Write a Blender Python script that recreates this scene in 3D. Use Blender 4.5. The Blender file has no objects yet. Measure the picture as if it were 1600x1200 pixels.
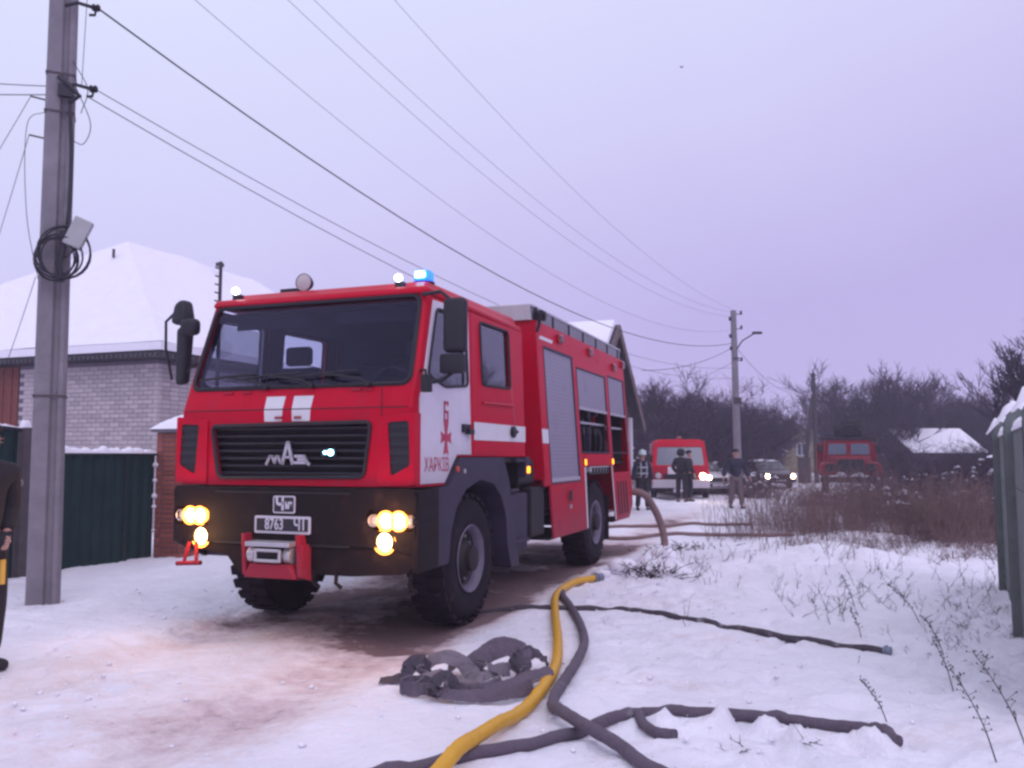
import bpy, bmesh, math, random
import numpy as np
from mathutils import Vector, Matrix, Euler
from mathutils.geometry import tessellate_polygon
R = math.radians
rnd = random.Random(7)
SC = bpy.context.scene
COL = SC.collection

# ------------------------------------------------------------------ camera
F_PX, PITCH, EYE = 1320.0, math.atan(112/1320.0), 1.6
cd = bpy.data.cameras.new('camera'); cam = bpy.data.objects.new('camera', cd); COL.objects.link(cam)
cd.sensor_width = 36.0; cd.lens = 36.0*F_PX/1600.0; cd.clip_start = .05; cd.clip_end = 2000
cam.location = (0, 0, EYE); cam.rotation_euler = (math.pi/2+PITCH, 0, 0)
cd.dof.use_dof = False
SC.camera = cam

# ------------------------------------------------------------------ world: flat lavender dusk overcast
SUN_EL, SUN_AZ = R(48), R(150)
world = bpy.data.worlds.new('World'); SC.world = world; world.use_nodes = True
wt = world.node_tree; wt.nodes.clear()
def wn(t): return wt.nodes.new(t)
wo = wn('ShaderNodeOutputWorld'); sky = wn('ShaderNodeTexSky'); sky.sky_type = 'NISHITA'; sky.sun_disc = False
sky.sun_elevation = SUN_EL; sky.sun_rotation = SUN_AZ
b1 = wn('ShaderNodeBackground'); b1.inputs[1].default_value = 0.06
wt.links.new(sky.outputs[0], b1.inputs[0])
tc = wn('ShaderNodeTexCoord'); dot = wn('ShaderNodeVectorMath'); dot.operation = 'DOT_PRODUCT'
dot.inputs[1].default_value = Vector((-.28, -.10, .95)).normalized()
wt.links.new(tc.outputs['Generated'], dot.inputs[0])
nz = wn('ShaderNodeTexNoise'); nz.inputs['Scale'].default_value = 1.3; nz.inputs['Detail'].default_value = 4; nz.inputs['Roughness'].default_value = .55
wt.links.new(tc.outputs['Generated'], nz.inputs[0])
mul = wn('ShaderNodeMath'); mul.operation = 'MULTIPLY_ADD'; mul.inputs[1].default_value = .20; mul.inputs[2].default_value = -.10
wt.links.new(nz.outputs[0], mul.inputs[0])
add = wn('ShaderNodeMath'); add.operation = 'ADD'
wt.links.new(dot.outputs['Value'], add.inputs[0]); wt.links.new(mul.outputs[0], add.inputs[1])
ramp = wn('ShaderNodeValToRGB'); cr = ramp.color_ramp
cr.elements[0].position = -0.0; cr.elements[0].color = (.535, .47, .83, 1)
cr.elements[1].position = .95; cr.elements[1].color = (.98, 1.02, 1.30, 1)
e = cr.elements.new(.55); e.color = (.80, .84, 1.08, 1); e = cr.elements.new(.25); e.color = (.68, .66, .985, 1)
wt.links.new(add.outputs[0], ramp.inputs[0])
b2 = wn('ShaderNodeBackground'); b2.inputs[1].default_value = 1.0
wt.links.new(ramp.outputs[0], b2.inputs[0])
mx = wn('ShaderNodeMixShader'); mx.inputs[0].default_value = .95
wt.links.new(b1.outputs[0], mx.inputs[1]); wt.links.new(b2.outputs[0], mx.inputs[2]); wt.links.new(mx.outputs[0], wo.inputs[0])

sl = bpy.data.lights.new('sun', 'SUN'); sun = bpy.data.objects.new('sun', sl); COL.objects.link(sun)
sl.energy = 0.85; sl.angle = R(50); sl.color = (1.0, .88, 1.0)
sun.rotation_euler = (math.pi/2-SUN_EL, 0, math.pi-SUN_AZ)
vs = SC.view_settings; vs.view_transform = 'Standard'; vs.look = 'None'; vs.exposure = 0.0; vs.gamma = 1.0; vs.use_curve_mapping = False
SC.cycles.filter_width = 2.7
SC.cycles.max_bounces = 8; SC.cycles.transparent_max_bounces = 12; SC.cycles.volume_bounces = 1
SC.cycles.caustics_reflective = False; SC.cycles.caustics_refractive = False

# ------------------------------------------------------------------ helpers
def tag(o, label=None, cat=None, group=None, kind=None):
    if label: o['label'] = label
    if cat: o['category'] = cat
    if group: o['group'] = group
    if kind: o['kind'] = kind
    return o
def empty(name, loc=(0, 0, 0), rz=0.0, label=None, cat=None, group=None, parent=None):
    o = bpy.data.objects.new(name, None); COL.objects.link(o); o.location = loc; o.rotation_euler = (0, 0, rz)
    o.empty_display_size = .2
    if parent: o.parent = parent
    return tag(o, label, cat, group)
def children(o): return [c for c in bpy.data.objects if c.parent == o]
def copy_tree(o, parent=None):
    c = o.copy(); COL.objects.link(c)
    if parent: c.parent = parent
    for ch in children(o): copy_tree(ch, c)
    return c

class B:
    """collects geometry for ONE mesh object"""
    def __init__(s): s.v = []; s.f = []; s.m = []
    def addp(s, vs_, fs, mi=0):
        n = len(s.v); s.v += [tuple(p) for p in vs_]; s.f += [tuple(i+n for i in f) for f in fs]; s.m += [mi]*len(fs); return s
    def box(s, x0, x1, y0, y1, z0, z1, mi=0, mat=None):
        p = [(x, y, z) for z in (z0, z1) for y in (y0, y1) for x in (x0, x1)]
        if mat: p = [mat @ Vector(q) for q in p]
        return s.addp(p, [(0, 2, 3, 1), (4, 5, 7, 6), (0, 1, 5, 4), (2, 6, 7, 3), (0, 4, 6, 2), (1, 3, 7, 5)], mi)
    def hexa(s, p, mi=0): return s.addp(p, [(0, 2, 3, 1), (4, 5, 7, 6), (0, 1, 5, 4), (2, 6, 7, 3), (0, 4, 6, 2), (1, 3, 7, 5)], mi)
    def cyl(s, p0, p1, r0, r1=None, n=12, mi=0, cap=True):
        r1 = r0 if r1 is None else r1; p0 = Vector(p0); p1 = Vector(p1); d = (p1-p0).normalized()
        a = d.orthogonal().normalized(); b = d.cross(a)
        ring = lambda c, r: [c+(a*math.cos(2*math.pi*i/n)+b*math.sin(2*math.pi*i/n))*r for i in range(n)]
        fs = [(i, (i+1) % n, n+(i+1) % n, n+i) for i in range(n)]
        if cap: fs += [tuple(range(n))[::-1], tuple(range(n, 2*n))]
        return s.addp(ring(p0, r0)+ring(p1, r1), fs, mi)
    def tube(s, pts, r, n=8, mi=0, flat=1.0, tw=None, sq=1.0):
        P = [Vector(p) for p in pts]; N = len(P); vs_ = []; up = None
        for i, p in enumerate(P):
            t = (P[min(i+1, N-1)]-P[max(i-1, 0)]); t = t.normalized() if t.length > 1e-9 else Vector((0, 0, 1))
            if up is None: up = t.orthogonal().normalized() if abs(t.z) > .95 else (Vector((0, 0, 1))-t*t.z).normalized()
            up = (up-t*up.dot(t))
            if not tw is None: up = (Vector((0, 0, 1))-t*t.z)
            up = up.normalized(); sd = t.cross(up)
            a0 = tw[i] if tw is not None else 0.0; u2 = up*math.cos(a0)+sd*math.sin(a0); s2 = sd*math.cos(a0)-up*math.sin(a0)
            ri = r[i] if isinstance(r, (list, tuple)) else r
            for k in range(n):
                a = 2*math.pi*k/n; c_ = math.cos(a); n_ = math.sin(a); vs_.append(p+s2*math.copysign(abs(c_)**sq, c_)*ri+u2*math.copysign(abs(n_)**sq, n_)*ri*flat)
        fs = [(i*n+k, i*n+(k+1) % n, (i+1)*n+(k+1) % n, (i+1)*n+k) for i in range(N-1) for k in range(n)]
        fs += [tuple(range(n))[::-1], tuple(range((N-1)*n, N*n))]
        return s.addp(vs_, fs, mi)
    def lathe(s, prof, origin, axis, n=24, mi=0):
        """prof: (radius, along)"""
        d = Vector(axis).normalized(); a = d.orthogonal().normalized(); b = d.cross(a); o = Vector(origin); vs_ = []
        for r, t in prof:
            for k in range(n):
                w = 2*math.pi*k/n; vs_.append(o+d*t+(a*math.cos(w)+b*math.sin(w))*r)
        fs = [(i*n+k, i*n+(k+1) % n, (i+1)*n+(k+1) % n, (i+1)*n+k) for i in range(len(prof)-1) for k in range(n)]
        return s.addp(vs_, fs, mi)
    def plate(s, outer, fn, t=.03, holes=(), mi=0, mb=None):
        """2D outline with holes, mapped through fn(u,v,d) (d = depth behind the face)"""
        loops = [list(outer)]+[list(h) for h in holes]
        tris = tessellate_polygon([[Vector((p[0], p[1], 0)) for p in l] for l in loops])
        flat = [p for l in loops for p in l]; n = len(flat)
        vs_ = [fn(p[0], p[1], 0) for p in flat]+[fn(p[0], p[1], t) for p in flat]
        fs = [tuple(x) for x in tris]+[tuple(i+n for i in x)[::-1] for x in tris]
        k = 0
        for l in loops:
            m = len(l); fs += [(k+i, k+(i+1) % m, n+k+(i+1) % m, n+k+i) for i in range(m)]; k += m
        s.addp(vs_, fs, mi)
        if mb is not None:
            a = len(s.m)-len(fs)+len(tris)
            for q in range(a, a+len(tris)): s.m[q] = mb
        return s
    def build(s, name, mat, parent=None, bevel=0, smooth=False, seg=2, loc=None, rot=None, ang=40):
        me = bpy.data.meshes.new(name)
        mats = mat if isinstance(mat, (list, tuple)) else [mat]
        me.from_pydata([tuple(p) for p in s.v], [], s.f)
        for m in mats: me.materials.append(m)
        if len(mats) > 1: me.polygons.foreach_set('material_index', s.m)
        bm = bmesh.new(); bm.from_mesh(me)
        bmesh.ops.recalc_face_normals(bm, faces=bm.faces)
        if bevel:
            ed = [e for e in bm.edges if len(e.link_faces) == 2 and e.calc_face_angle(0) > R(25)]
            bmesh.ops.bevel(bm, geom=ed, offset=bevel, segments=seg, profile=.5, affect='EDGES', clamp_overlap=True)
        bm.to_mesh(me); bm.free()
        if smooth:
            me.polygons.foreach_set('use_smooth', [True]*len(me.polygons))
            me.set_sharp_from_angle(angle=R(ang))
        me.update()
        o = bpy.data.objects.new(name, me); COL.objects.link(o)
        if parent: o.parent = parent
        if loc: o.location = loc
        if rot: o.rotation_euler = rot
        return o
def rrect(x0, x1, z0, z1, r, n=4):
    out = []
    for cx, cz, a0 in ((x1-r, z1-r, 0), (x0+r, z1-r, 90), (x0+r, z0+r, 180), (x1-r, z0+r, 270)):
        for i in range(n+1):
            a = R(a0+90*i/n); out.append((cx+r*math.cos(a), cz+r*math.sin(a)))
    return out
def rpoly(pts, r, n=4):
    """round the corners of a polygon"""
    out = []; N = len(pts)
    for i in range(N):
        p = Vector(pts[i]); a = Vector(pts[i-1])-p; b = Vector(pts[(i+1) % N])-p
        k = min(r, a.length*.45, b.length*.45); A = p+a.normalized()*k; C = p+b.normalized()*k
        for j in range(n+1):
            t = j/n; q = A*(1-t)**2+p*2*t*(1-t)+C*t*t; out.append((q.x, q.y))
    return out
def spline(P, n=8):
    P = [Vector(p) for p in P]; out = []
    Q = [P[0]*2-P[1]]+P+[P[-1]*2-P[-2]]
    for i in range(1, len(Q)-2):
        a, b, c, d = Q[i-1:i+3]
        for j in range(n):
            t = j/n; out.append(.5*((2*b)+(c-a)*t+(2*a-5*b+4*c-d)*t*t+(-a+3*b-3*c+d)*t**3))
    out.append(P[-1]); return out
FN_C = {}
def text_mesh(txt, size, fn, name, mat, parent, squeeze=1.0, bold=.0, depth=.004):
    cu = bpy.data.curves.new('lettering', 'FONT'); cu.body = txt; cu.size = size; cu.align_x = 'CENTER'; cu.align_y = 'CENTER'; cu.offset = bold
    cu.resolution_u = 3
    o = bpy.data.objects.new('lettering', cu); COL.objects.link(o)
    dg = bpy.context.evaluated_depsgraph_get(); me = bpy.data.meshes.new_from_object(o.evaluated_get(dg))
    bpy.data.objects.remove(o)
    for v in me.vertices: v.co = fn(v.co.x*squeeze, v.co.y, 0)
    me.materials.clear(); me.materials.append(mat)
    ob = bpy.data.objects.new(name, me); COL.objects.link(ob)
    if parent: ob.parent = parent
    return ob

# ------------------------------------------------------------------ materials
def mat(name, col, rough=.6, metal=0, var=.0, scale=6., bump=0., bscale=30., coat=0., spec=.5, emis=None, estr=0, mud=None, dirt=None, dscale=3., dthr=.55, objrand=0.):
    m = bpy.data.materials.new(name); m.use_nodes = True; nt = m.node_tree; P = nt.nodes['Principled BSDF']
    P.inputs['Roughness'].default_value = rough; P.inputs['Metallic'].default_value = metal
    P.inputs['Base Color'].default_value = (*col, 1); P.inputs['Specular IOR Level'].default_value = spec
    P.inputs['Coat Weight'].default_value = coat; P.inputs['Coat Roughness'].default_value = .08
    N = nt.nodes.new; Lk = nt.links.new
    geo = N('ShaderNodeTexCoord'); src = None
    if var or dirt or objrand:
        rgb = N('ShaderNodeRGB'); rgb.outputs[0].default_value = (*col, 1); src = rgb.outputs[0]
    if var:
        n = N('ShaderNodeTexNoise'); n.inputs['Scale'].default_value = scale; n.inputs['Detail'].default_value = 6; n.inputs['Roughness'].default_value = .65
        Lk(geo.outputs['Object'], n.inputs[0])
        mr = N('ShaderNodeMapRange'); mr.inputs[1].default_value = .25; mr.inputs[2].default_value = .75; mr.inputs[3].default_value = 1-var; mr.inputs[4].default_value = 1+var
        Lk(n.outputs[0], mr.inputs[0]); vm = N('ShaderNodeVectorMath'); vm.operation = 'SCALE'
        Lk(src, vm.inputs[0]); Lk(mr.outputs[0], vm.inputs['Scale']); src = vm.outputs[0]
    if objrand:
        oi = N('ShaderNodeObjectInfo'); mr = N('ShaderNodeMapRange'); mr.inputs[3].default_value = 1-objrand; mr.inputs[4].default_value = 1+objrand
        Lk(oi.outputs['Random'], mr.inputs[0]); vm = N('ShaderNodeVectorMath'); vm.operation = 'SCALE'
        Lk(src, vm.inputs[0]); Lk(mr.outputs[0], vm.inputs['Scale']); src = vm.outputs[0]
    if dirt:
        n = N('ShaderNodeTexNoise'); n.inputs['Scale'].default_value = dscale; n.inputs['Detail'].default_value = 8; n.inputs['Roughness'].default_value = .7
        Lk(geo.outputs['Object'], n.inputs[0])
        mr = N('ShaderNodeMapRange'); mr.inputs[1].default_value = dthr; mr.inputs[2].default_value = dthr+.15
        Lk(n.outputs[0], mr.inputs[0]); mi = N('ShaderNodeMix'); mi.data_type = 'RGBA'
        Lk(mr.outputs[0], mi.inputs['Factor']); Lk(src, mi.inputs['A']); mi.inputs['B'].default_value = (*dirt, 1); src = mi.outputs['Result']
        mr2 = N('ShaderNodeMapRange'); mr2.inputs[3].default_value = rough; mr2.inputs[4].default_value = min(1, rough+.35)
        Lk(mr.outputs[0], mr2.inputs[0]); Lk(mr2.outputs[0], P.inputs['Roughness'])
    if mud:                                            # road film thrown up by the wheels: fades out upwards, object space
        z0, z1, mc_ = mud
        if src is None: rgb = N('ShaderNodeRGB'); rgb.outputs[0].default_value = (*col, 1); src = rgb.outputs[0]
        sp_ = N('ShaderNodeSeparateXYZ'); Lk(geo.outputs['Object'], sp_.inputs[0]); mr = N('ShaderNodeMapRange'); mr.inputs[1].default_value = z1; mr.inputs[2].default_value = z0; Lk(sp_.outputs[2], mr.inputs[0])
        n = N('ShaderNodeTexNoise'); n.inputs['Scale'].default_value = 5; n.inputs['Detail'].default_value = 9; n.inputs['Roughness'].default_value = .75; Lk(geo.outputs['Object'], n.inputs[0])
        m_ = N('ShaderNodeMath'); m_.operation = 'MULTIPLY_ADD'; m_.inputs[1].default_value = 1.3; m_.inputs[2].default_value = -.65; Lk(n.outputs[0], m_.inputs[0])
        a_ = N('ShaderNodeMath'); a_.operation = 'ADD'; a_.use_clamp = True; Lk(mr.outputs[0], a_.inputs[0]); Lk(m_.outputs[0], a_.inputs[1])
        s_ = N('ShaderNodeMath'); s_.operation = 'MULTIPLY'; s_.inputs[1].default_value = .75; Lk(a_.outputs[0], s_.inputs[0])
        mi = N('ShaderNodeMix'); mi.data_type = 'RGBA'; Lk(s_.outputs[0], mi.inputs['Factor']); Lk(src, mi.inputs['A']); mi.inputs['B'].default_value = (*mc_, 1); src = mi.outputs['Result']
    if src: Lk(src, P.inputs['Base Color'])
    if bump:
        n = N('ShaderNodeTexNoise'); n.inputs['Scale'].default_value = bscale; n.inputs['Detail'].default_value = 5
        Lk(geo.outputs['Object'], n.inputs[0]); bp = N('ShaderNodeBump'); bp.inputs['Strength'].default_value = bump; bp.inputs['Distance'].default_value = .02
        Lk(n.outputs[0], bp.inputs['Height']); Lk(bp.outputs[0], P.inputs['Normal'])
    if emis:
        P.inputs['Emission Color'].default_value = (*emis, 1); P.inputs['Emission Strength'].default_value = estr
    return m
def glass(name, tint, f0, f1, gl=(.9, .9, .95)):
    m = bpy.data.materials.new(name); m.use_nodes = True; nt = m.node_tree; nt.nodes.clear(); N = nt.nodes.new
    o = N('ShaderNodeOutputMaterial'); t = N('ShaderNodeBsdfTransparent'); t.inputs[0].default_value = (*tint, 1)
    g = N('ShaderNodeBsdfGlossy'); g.inputs[0].default_value = (*gl, 1); g.inputs['Roughness'].default_value = .03
    lw = N('ShaderNodeLayerWeight'); lw.inputs[0].default_value = .5; pw = N('ShaderNodeMath'); pw.operation = 'POWER'; pw.inputs[1].default_value = 3.; mr = N('ShaderNodeMapRange'); mr.inputs[3].default_value = f0; mr.inputs[4].default_value = f1
    mx_ = N('ShaderNodeMixShader'); K = nt.links.new; K(lw.outputs['Facing'], pw.inputs[0]); K(pw.outputs[0], mr.inputs[0])
    K(mr.outputs[0], mx_.inputs[0]); K(t.outputs[0], mx_.inputs[1]); K(g.outputs[0], mx_.inputs[2]); K(mx_.outputs[0], o.inputs[0])
    return m
def emit(name, col, st): return mat(name, col, .3, emis=col, estr=st)
RED = mat('red_paint', (.47, .0, .022), .36, var=.08, spec=.12, coat=.02, dirt=(.38, .004, .035), dscale=1.6, dthr=.60, mud=(.3, 1.55, (.20, .045, .07)))
REDOLD = mat('old_dull_red_paint', (.20, .006, .02), .6, var=.2, spec=.2, dirt=(.10, .02, .03))
REDLOW = mat('red_paint_grimy', (.36, .004, .03), .5, var=.15, spec=.25, dirt=(.22, .05, .07), dscale=3., dthr=.52)
WHITE = mat('white_paint', (.60, .55, .64), .35, var=.05, coat=.15, dirt=(.45, .40, .45), dscale=2., dthr=.6, mud=(1.2, 1.75, (.42, .36, .40)))
DECALW = mat('white_film', (.62, .59, .64), .45, var=.06)
DECALR = mat('red_film', (.42, .03, .08), .5)
BLACK = mat('black_plastic', (.007, .005, .013), .6, var=.2, bump=.1)
GREYPL = mat('grey_plastic', (.034, .026, .052), .6, var=.15, scale=5, spec=.3, dirt=(.08, .062, .085), dscale=4, dthr=.57)
BUMPER = mat('bumper_steel', (.010, .006, .008), .6, var=.2, spec=.15, dirt=(.035, .019, .019), dscale=5, dthr=.54)
RUBBER = mat('tyre_rubber', (.013, .009, .016), .85, var=.3, spec=.2, dirt=(.085, .06, .075), dscale=5, dthr=.6, bump=.3)
RIM = mat('wheel_rim', (.12, .10, .155), .5, var=.2, dirt=(.12, .09, .10), dscale=9)
CHASSIS = mat('chassis', (.010, .007, .010), .7, var=.3)
SHUTTER = mat('shutter_aluminium', (.27, .24, .315), .45, metal=.3, var=.05, dirt=(.21, .185, .25), dscale=2.5, dthr=.6)
ALU = mat('aluminium', (.5, .48, .52), .4, metal=.6, var=.1)
CHROME = mat('badge_metal', (.5, .47, .52), .3, metal=.7)
GLASSW = glass('windshield_glass', (.84, .85, .93), .014, .5, (.75, .68, 1.0))
GLASSS = glass('side_glass', (.84, .87, .92), .07, .5)
MIRRORG = mat('mirror_glass', (.6, .6, .7), .05, metal=1)
SEAT = mat('seat_cloth', (.010, .007, .018), .9)
DASH = mat('dashboard', (.009, .006, .020), .8, spec=.2)
HEADL = emit('headlamp_glow', (1.0, .62, .22), 34); HEADR = emit('lit_reflector', (1.0, .34, .05), 4.5); HEADW = emit('headlamp_glow_pale', (1.0, .74, .45), 30)
LENS = mat('lamp_lens', (.45, .38, .40), .15, coat=1)
AMBER = emit('amber_lamp', (1.0, .27, .01), 4.5); BLUE = emit('blue_beacon', (.02, .14, 1.0), 2.2); BLUEC = emit('blue_beacon_core', (.30, .80, 1.0), 14)
WLED = emit('white_lamp', (.9, .92, 1.0), 10); REDLENS = mat('red_lens', (.25, .01, .02), .2, coat=1)
PLATE = mat('plate_black', (.012, .010, .02), .4); LETTER = mat('plate_white', (.55, .52, .60), .5)
def snowmat(name, col=(.81, .775, .86), bs=18., bst=.5):
    return mat(name, col, .85, var=.04, scale=4, bump=bst, bscale=bs, spec=.2)
SNOW = snowmat('snow_cap')
CONC = mat('pole_concrete', (.20, .18, .21), .9, var=.25, scale=3, dirt=(.22, .19, .25), dscale=2.2, dthr=.6, bump=.4)
CONC2 = mat('fence_concrete', (.135, .15, .15), .9, var=.25, scale=4, dirt=(.08, .085, .09), dscale=5, dthr=.6, bump=.4)
WIRE = mat('cable_rubber', (.014, .012, .024), .6)
BRICKW = mat('silicate_brick', (.42, .36, .385), .9, var=.12, objrand=.16, bump=.3)
MORTAR = mat('mortar', (.14, .115, .15), .95, var=.15)
BRICKR = mat('red_brick', (.26, .075, .06), .85, var=.2, objrand=.2, bump=.3)
TEAL = mat('teal_sheet_metal', (.006, .028, .030), .6, var=.25, scale=2, spec=.2, dirt=(.028, .014, .02), dscale=2.2, dthr=.6)
TEAL2 = mat('green_sheet_metal', (.008, .025, .028), .5, var=.2)
POST = mat('rusty_post', (.07, .055, .065), .8, var=.3)
RUST = mat('rust_red_metal', (.16, .035, .03), .7, var=.3, dirt=(.05, .02, .025), dscale=3)
ROOFD = mat('roof_sheet', (.06, .055, .07), .8, var=.2)
WOODD = mat('dark_weathered_board', (.12, .085, .09), .85, var=.3, scale=3, objrand=.2)
WOODY = mat('yellowed_trim_board', (.36, .25, .07), .8, var=.25)
BARK = mat('bark', (.028, .016, .038), .95, var=.3)
TWIG = mat('twigs', (.034, .020, .044), .95)
TWIGR = mat('reddish_dry_stems', (.17, .105, .105), .95, var=.45, scale=.6)
TWIGD = mat('dark_dry_stems', (.042, .025, .042), .95)
POLEW = mat('tarred_timber', (.05, .04, .05), .9, var=.3)
HOSEY = mat('yellow_hose', (.60, .31, .015), .5, var=.08, scale=9, dirt=(.42, .25, .06), dscale=7, dthr=.6)
HOSEG = mat('grey_canvas_hose', (.100, .075, .105), .85, var=.2, scale=8, dirt=(.25, .22, .26), dscale=11, dthr=.60, bump=.8, bscale=28)
HOSED = mat('dark_rubber_hose', (.055, .040, .055), .75, var=.25, scale=9, dirt=(.34, .31, .36), dscale=6, dthr=.57, bump=.5, bscale=30)
HOSEB = mat('brown_suction_hose', (.20, .12, .12), .7, var=.2)
SKIN = mat('skin', (.42, .22, .19), .6)
NAVY = mat('navy_cloth', (.012, .013, .034), .85, var=.3, bump=.3, bscale=12)
BLACKC = mat('black_cloth', (.012, .010, .016), .85, var=.3, bump=.3, bscale=12)
GREYC = mat('grey_brown_cloth', (.12, .09, .10), .9, var=.2)
REFL = mat('reflective_tape', (.40, .42, .48), .4); REFY = mat('yellow_tape', (.75, .42, .06), .5)
CAR_D = mat('dark_grey_paint', (.05, .04, .055), .4, coat=.5); CAR_W = mat('snowy_white_paint', (.6, .58, .63), .45, coat=.3)

# ------------------------------------------------------------------ street frame: local (X to image right, Y away along street)
A = R(20.3); O = (-.82, 7.03); EX = (math.cos(A), -math.sin(A)); EY = (math.sin(A), math.cos(A))
def S2W(X, Y): return (O[0]+X*EX[0]+Y*EY[0], O[1]+X*EX[1]+Y*EY[1])

# ------------------------------------------------------------------ terrain
RS = np.random.RandomState(3); LAT = RS.rand(256, 256)
def vnoise(x, y):
    xi = np.floor(x).astype(int); yi = np.floor(y).astype(int); fx = x-xi; fy = y-yi
    fx = fx*fx*(3-2*fx); fy = fy*fy*(3-2*fy)
    g = lambda i, j: LAT[(i) % 256, (j) % 256]
    return (g(xi, yi)*(1-fx)+g(xi+1, yi)*fx)*(1-fy)+(g(xi, yi+1)*(1-fx)+g(xi+1, yi+1)*fx)*fy-.5
def fbm(x, y, o=4):
    s = 0; a = 1.
    for k in range(o): s = s+a*vnoise(x*2**k+17.3*k, y*2**k+5.1*k); a *= .5
    return s
def gs(d, w): return np.exp(-(d/w)**2)
def sst(a, b, x): t = np.clip((x-a)/(b-a), 0, 1); return t*t*(3-2*t)
def HN(x, y):
    x = np.asarray(x, float); y = np.asarray(y, float)
    X = (x-O[0])*EX[0]+(y-O[1])*EX[1]; Y = (x-O[0])*EY[0]+(y-O[1])*EY[1]
    road = sst(-4.0, -2.9, X)*(1-sst(.5, 1.4, X))
    h = .05*fbm(x*.35, y*.35, 3)
    near = 1-sst(35, 60, y)
    off = 1-road
    h = h+near*off*(.035*fbm(x*1.3, y*1.3, 4)+.03*fbm(x*4.2, y*4.2, 3))+near*road*.012*fbm(x*3, y*3, 4)
    h = h+near*(1-sst(14, 20, y))*(.010+.016*off)*fbm(x*7, y*7, 4)
    # wheel ruts and packed crown between them
    rl = near*(gs(X+.32, .30)+gs(X+2.15, .30)); h = h-.035*rl*(1+.6*fbm(x*2.5, y*2.5, 3))
    h = h+.03*near*(gs(X-.35, .22)+gs(X+1.2, .3)+gs(X+2.75, .25))*(.6+fbm(x*1.7, y*1.7, 3))
    # bank along the left fences
    h = h+.20*gs(X+4.75, .75)*sst(3.4, 4.4, Y)*(1-sst(14, 18, Y))*(1+.8*fbm(x*1.1, y*1.1, 3))
    h = h+.10*gs(X+3.6, .5)*sst(0., 3., Y)*(1+1.0*fbm(x*1.5, y*1.5, 3))
    # mound ploughed up at the right, brush beyond
    h = h+.22*gs(X-3.3, 1.5)*sst(3.2, 6.2, Y)*(1-sst(9.5, 12, Y))*(1+.9*fbm(x*1.2, y*1.2, 3))
    h = h+.16*sst(2.5, 5.5, X)*sst(-5, 1, Y)*(1-sst(9, 14, Y))
    h = h+.16*np.exp(-(((x-1.75)/.55)**2+((y-11.35)/.35)**2))*(1+1.6*fbm(x*4.5, y*4.5, 3))
    # kicked snow beside the short hose at the front right
    h = h+.07*np.exp(-(((x-1.15)/.4)**2+((y-5.15)/.13)**2))*(1+3*fbm(x*8, y*8, 3))+.05*np.exp(-(((x-1.6)/.5)**2+((y-4.75)/.15)**2))*(1+3*fbm(x*7, y*7, 3))
    # foot holes
    return h
FOOT = []
for k in range(200):
    t = rnd.random(); fx = rnd.uniform(.8, 4.6); fy = rnd.uniform(4.3, 12.0); FOOT.append((fx, fy, rnd.uniform(.07, .12), rnd.uniform(.012, .04), rnd.uniform(0, 3.1)))
for k in range(170): FOOT.append((rnd.uniform(-6, -2.6), rnd.uniform(4.5, 11.5), rnd.uniform(.07, .12), rnd.uniform(.01, .035), rnd.uniform(0, 3.1)))
def Hg(x, y): return float(HN(x, y))
def axis(segs):
    out = [segs[0][0]]
    for a, b, n in segs: out += list(np.linspace(a, b, n+1)[1:])
    return np.array(out)
gx = axis([(-160, -40, 24), (-40, -8, 60), (-8, 7, 330), (7, 20, 90), (20, 60, 60), (60, 190, 30)])
gy = axis([(-20, 2, 22), (2, 4, 20), (4, 10, 150), (10, 20, 150), (20, 40, 90), (40, 120, 60), (120, 400, 30)])
GX, GY = np.meshgrid(gx, gy); GZ = HN(GX, GY)
for fx, fy, fr, fd, fa in FOOT:
    c, s = math.cos(fa), math.sin(fa)
    ix = (np.abs(gx-fx) < .6); iy = (np.abs(gy-fy) < .6); sub = np.ix_(iy, ix)
    dx = (GX[sub]-fx); dy = (GY[sub]-fy); u = (dx*c+dy*s)/(fr*1.5); v = (-dx*s+dy*c)/(fr*.75); q = np.sqrt(u*u+v*v)
    GZ[sub] += -fd*np.exp(-q**3)+fd*.35*np.exp(-((q-1.5)/.35)**2)
nxg, nyg = len(gx), len(gy)
me = bpy.data.meshes.new('ground'); V = np.stack([GX, GY, GZ], -1).reshape(-1, 3)
idx = np.arange(nxg*nyg).reshape(nyg, nxg); Q = np.stack([idx[:-1, :-1], idx[:-1, 1:], idx[1:, 1:], idx[1:, :-1]], -1).reshape(-1, 4)
me.vertices.add(len(V)); me.vertices.foreach_set('co', V.ravel()); me.loops.add(Q.size); me.loops.foreach_set('vertex_index', Q.ravel().astype(np.int32))
me.polygons.add(len(Q)); me.polygons.foreach_set('loop_start', np.arange(0, Q.size, 4, dtype=np.int32)); me.polygons.foreach_set('loop_total', np.full(len(Q), 4, dtype=np.int32))
me.polygons.foreach_set('use_smooth', np.ones(len(Q), bool)); me.update(calc_edges=True)
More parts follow.
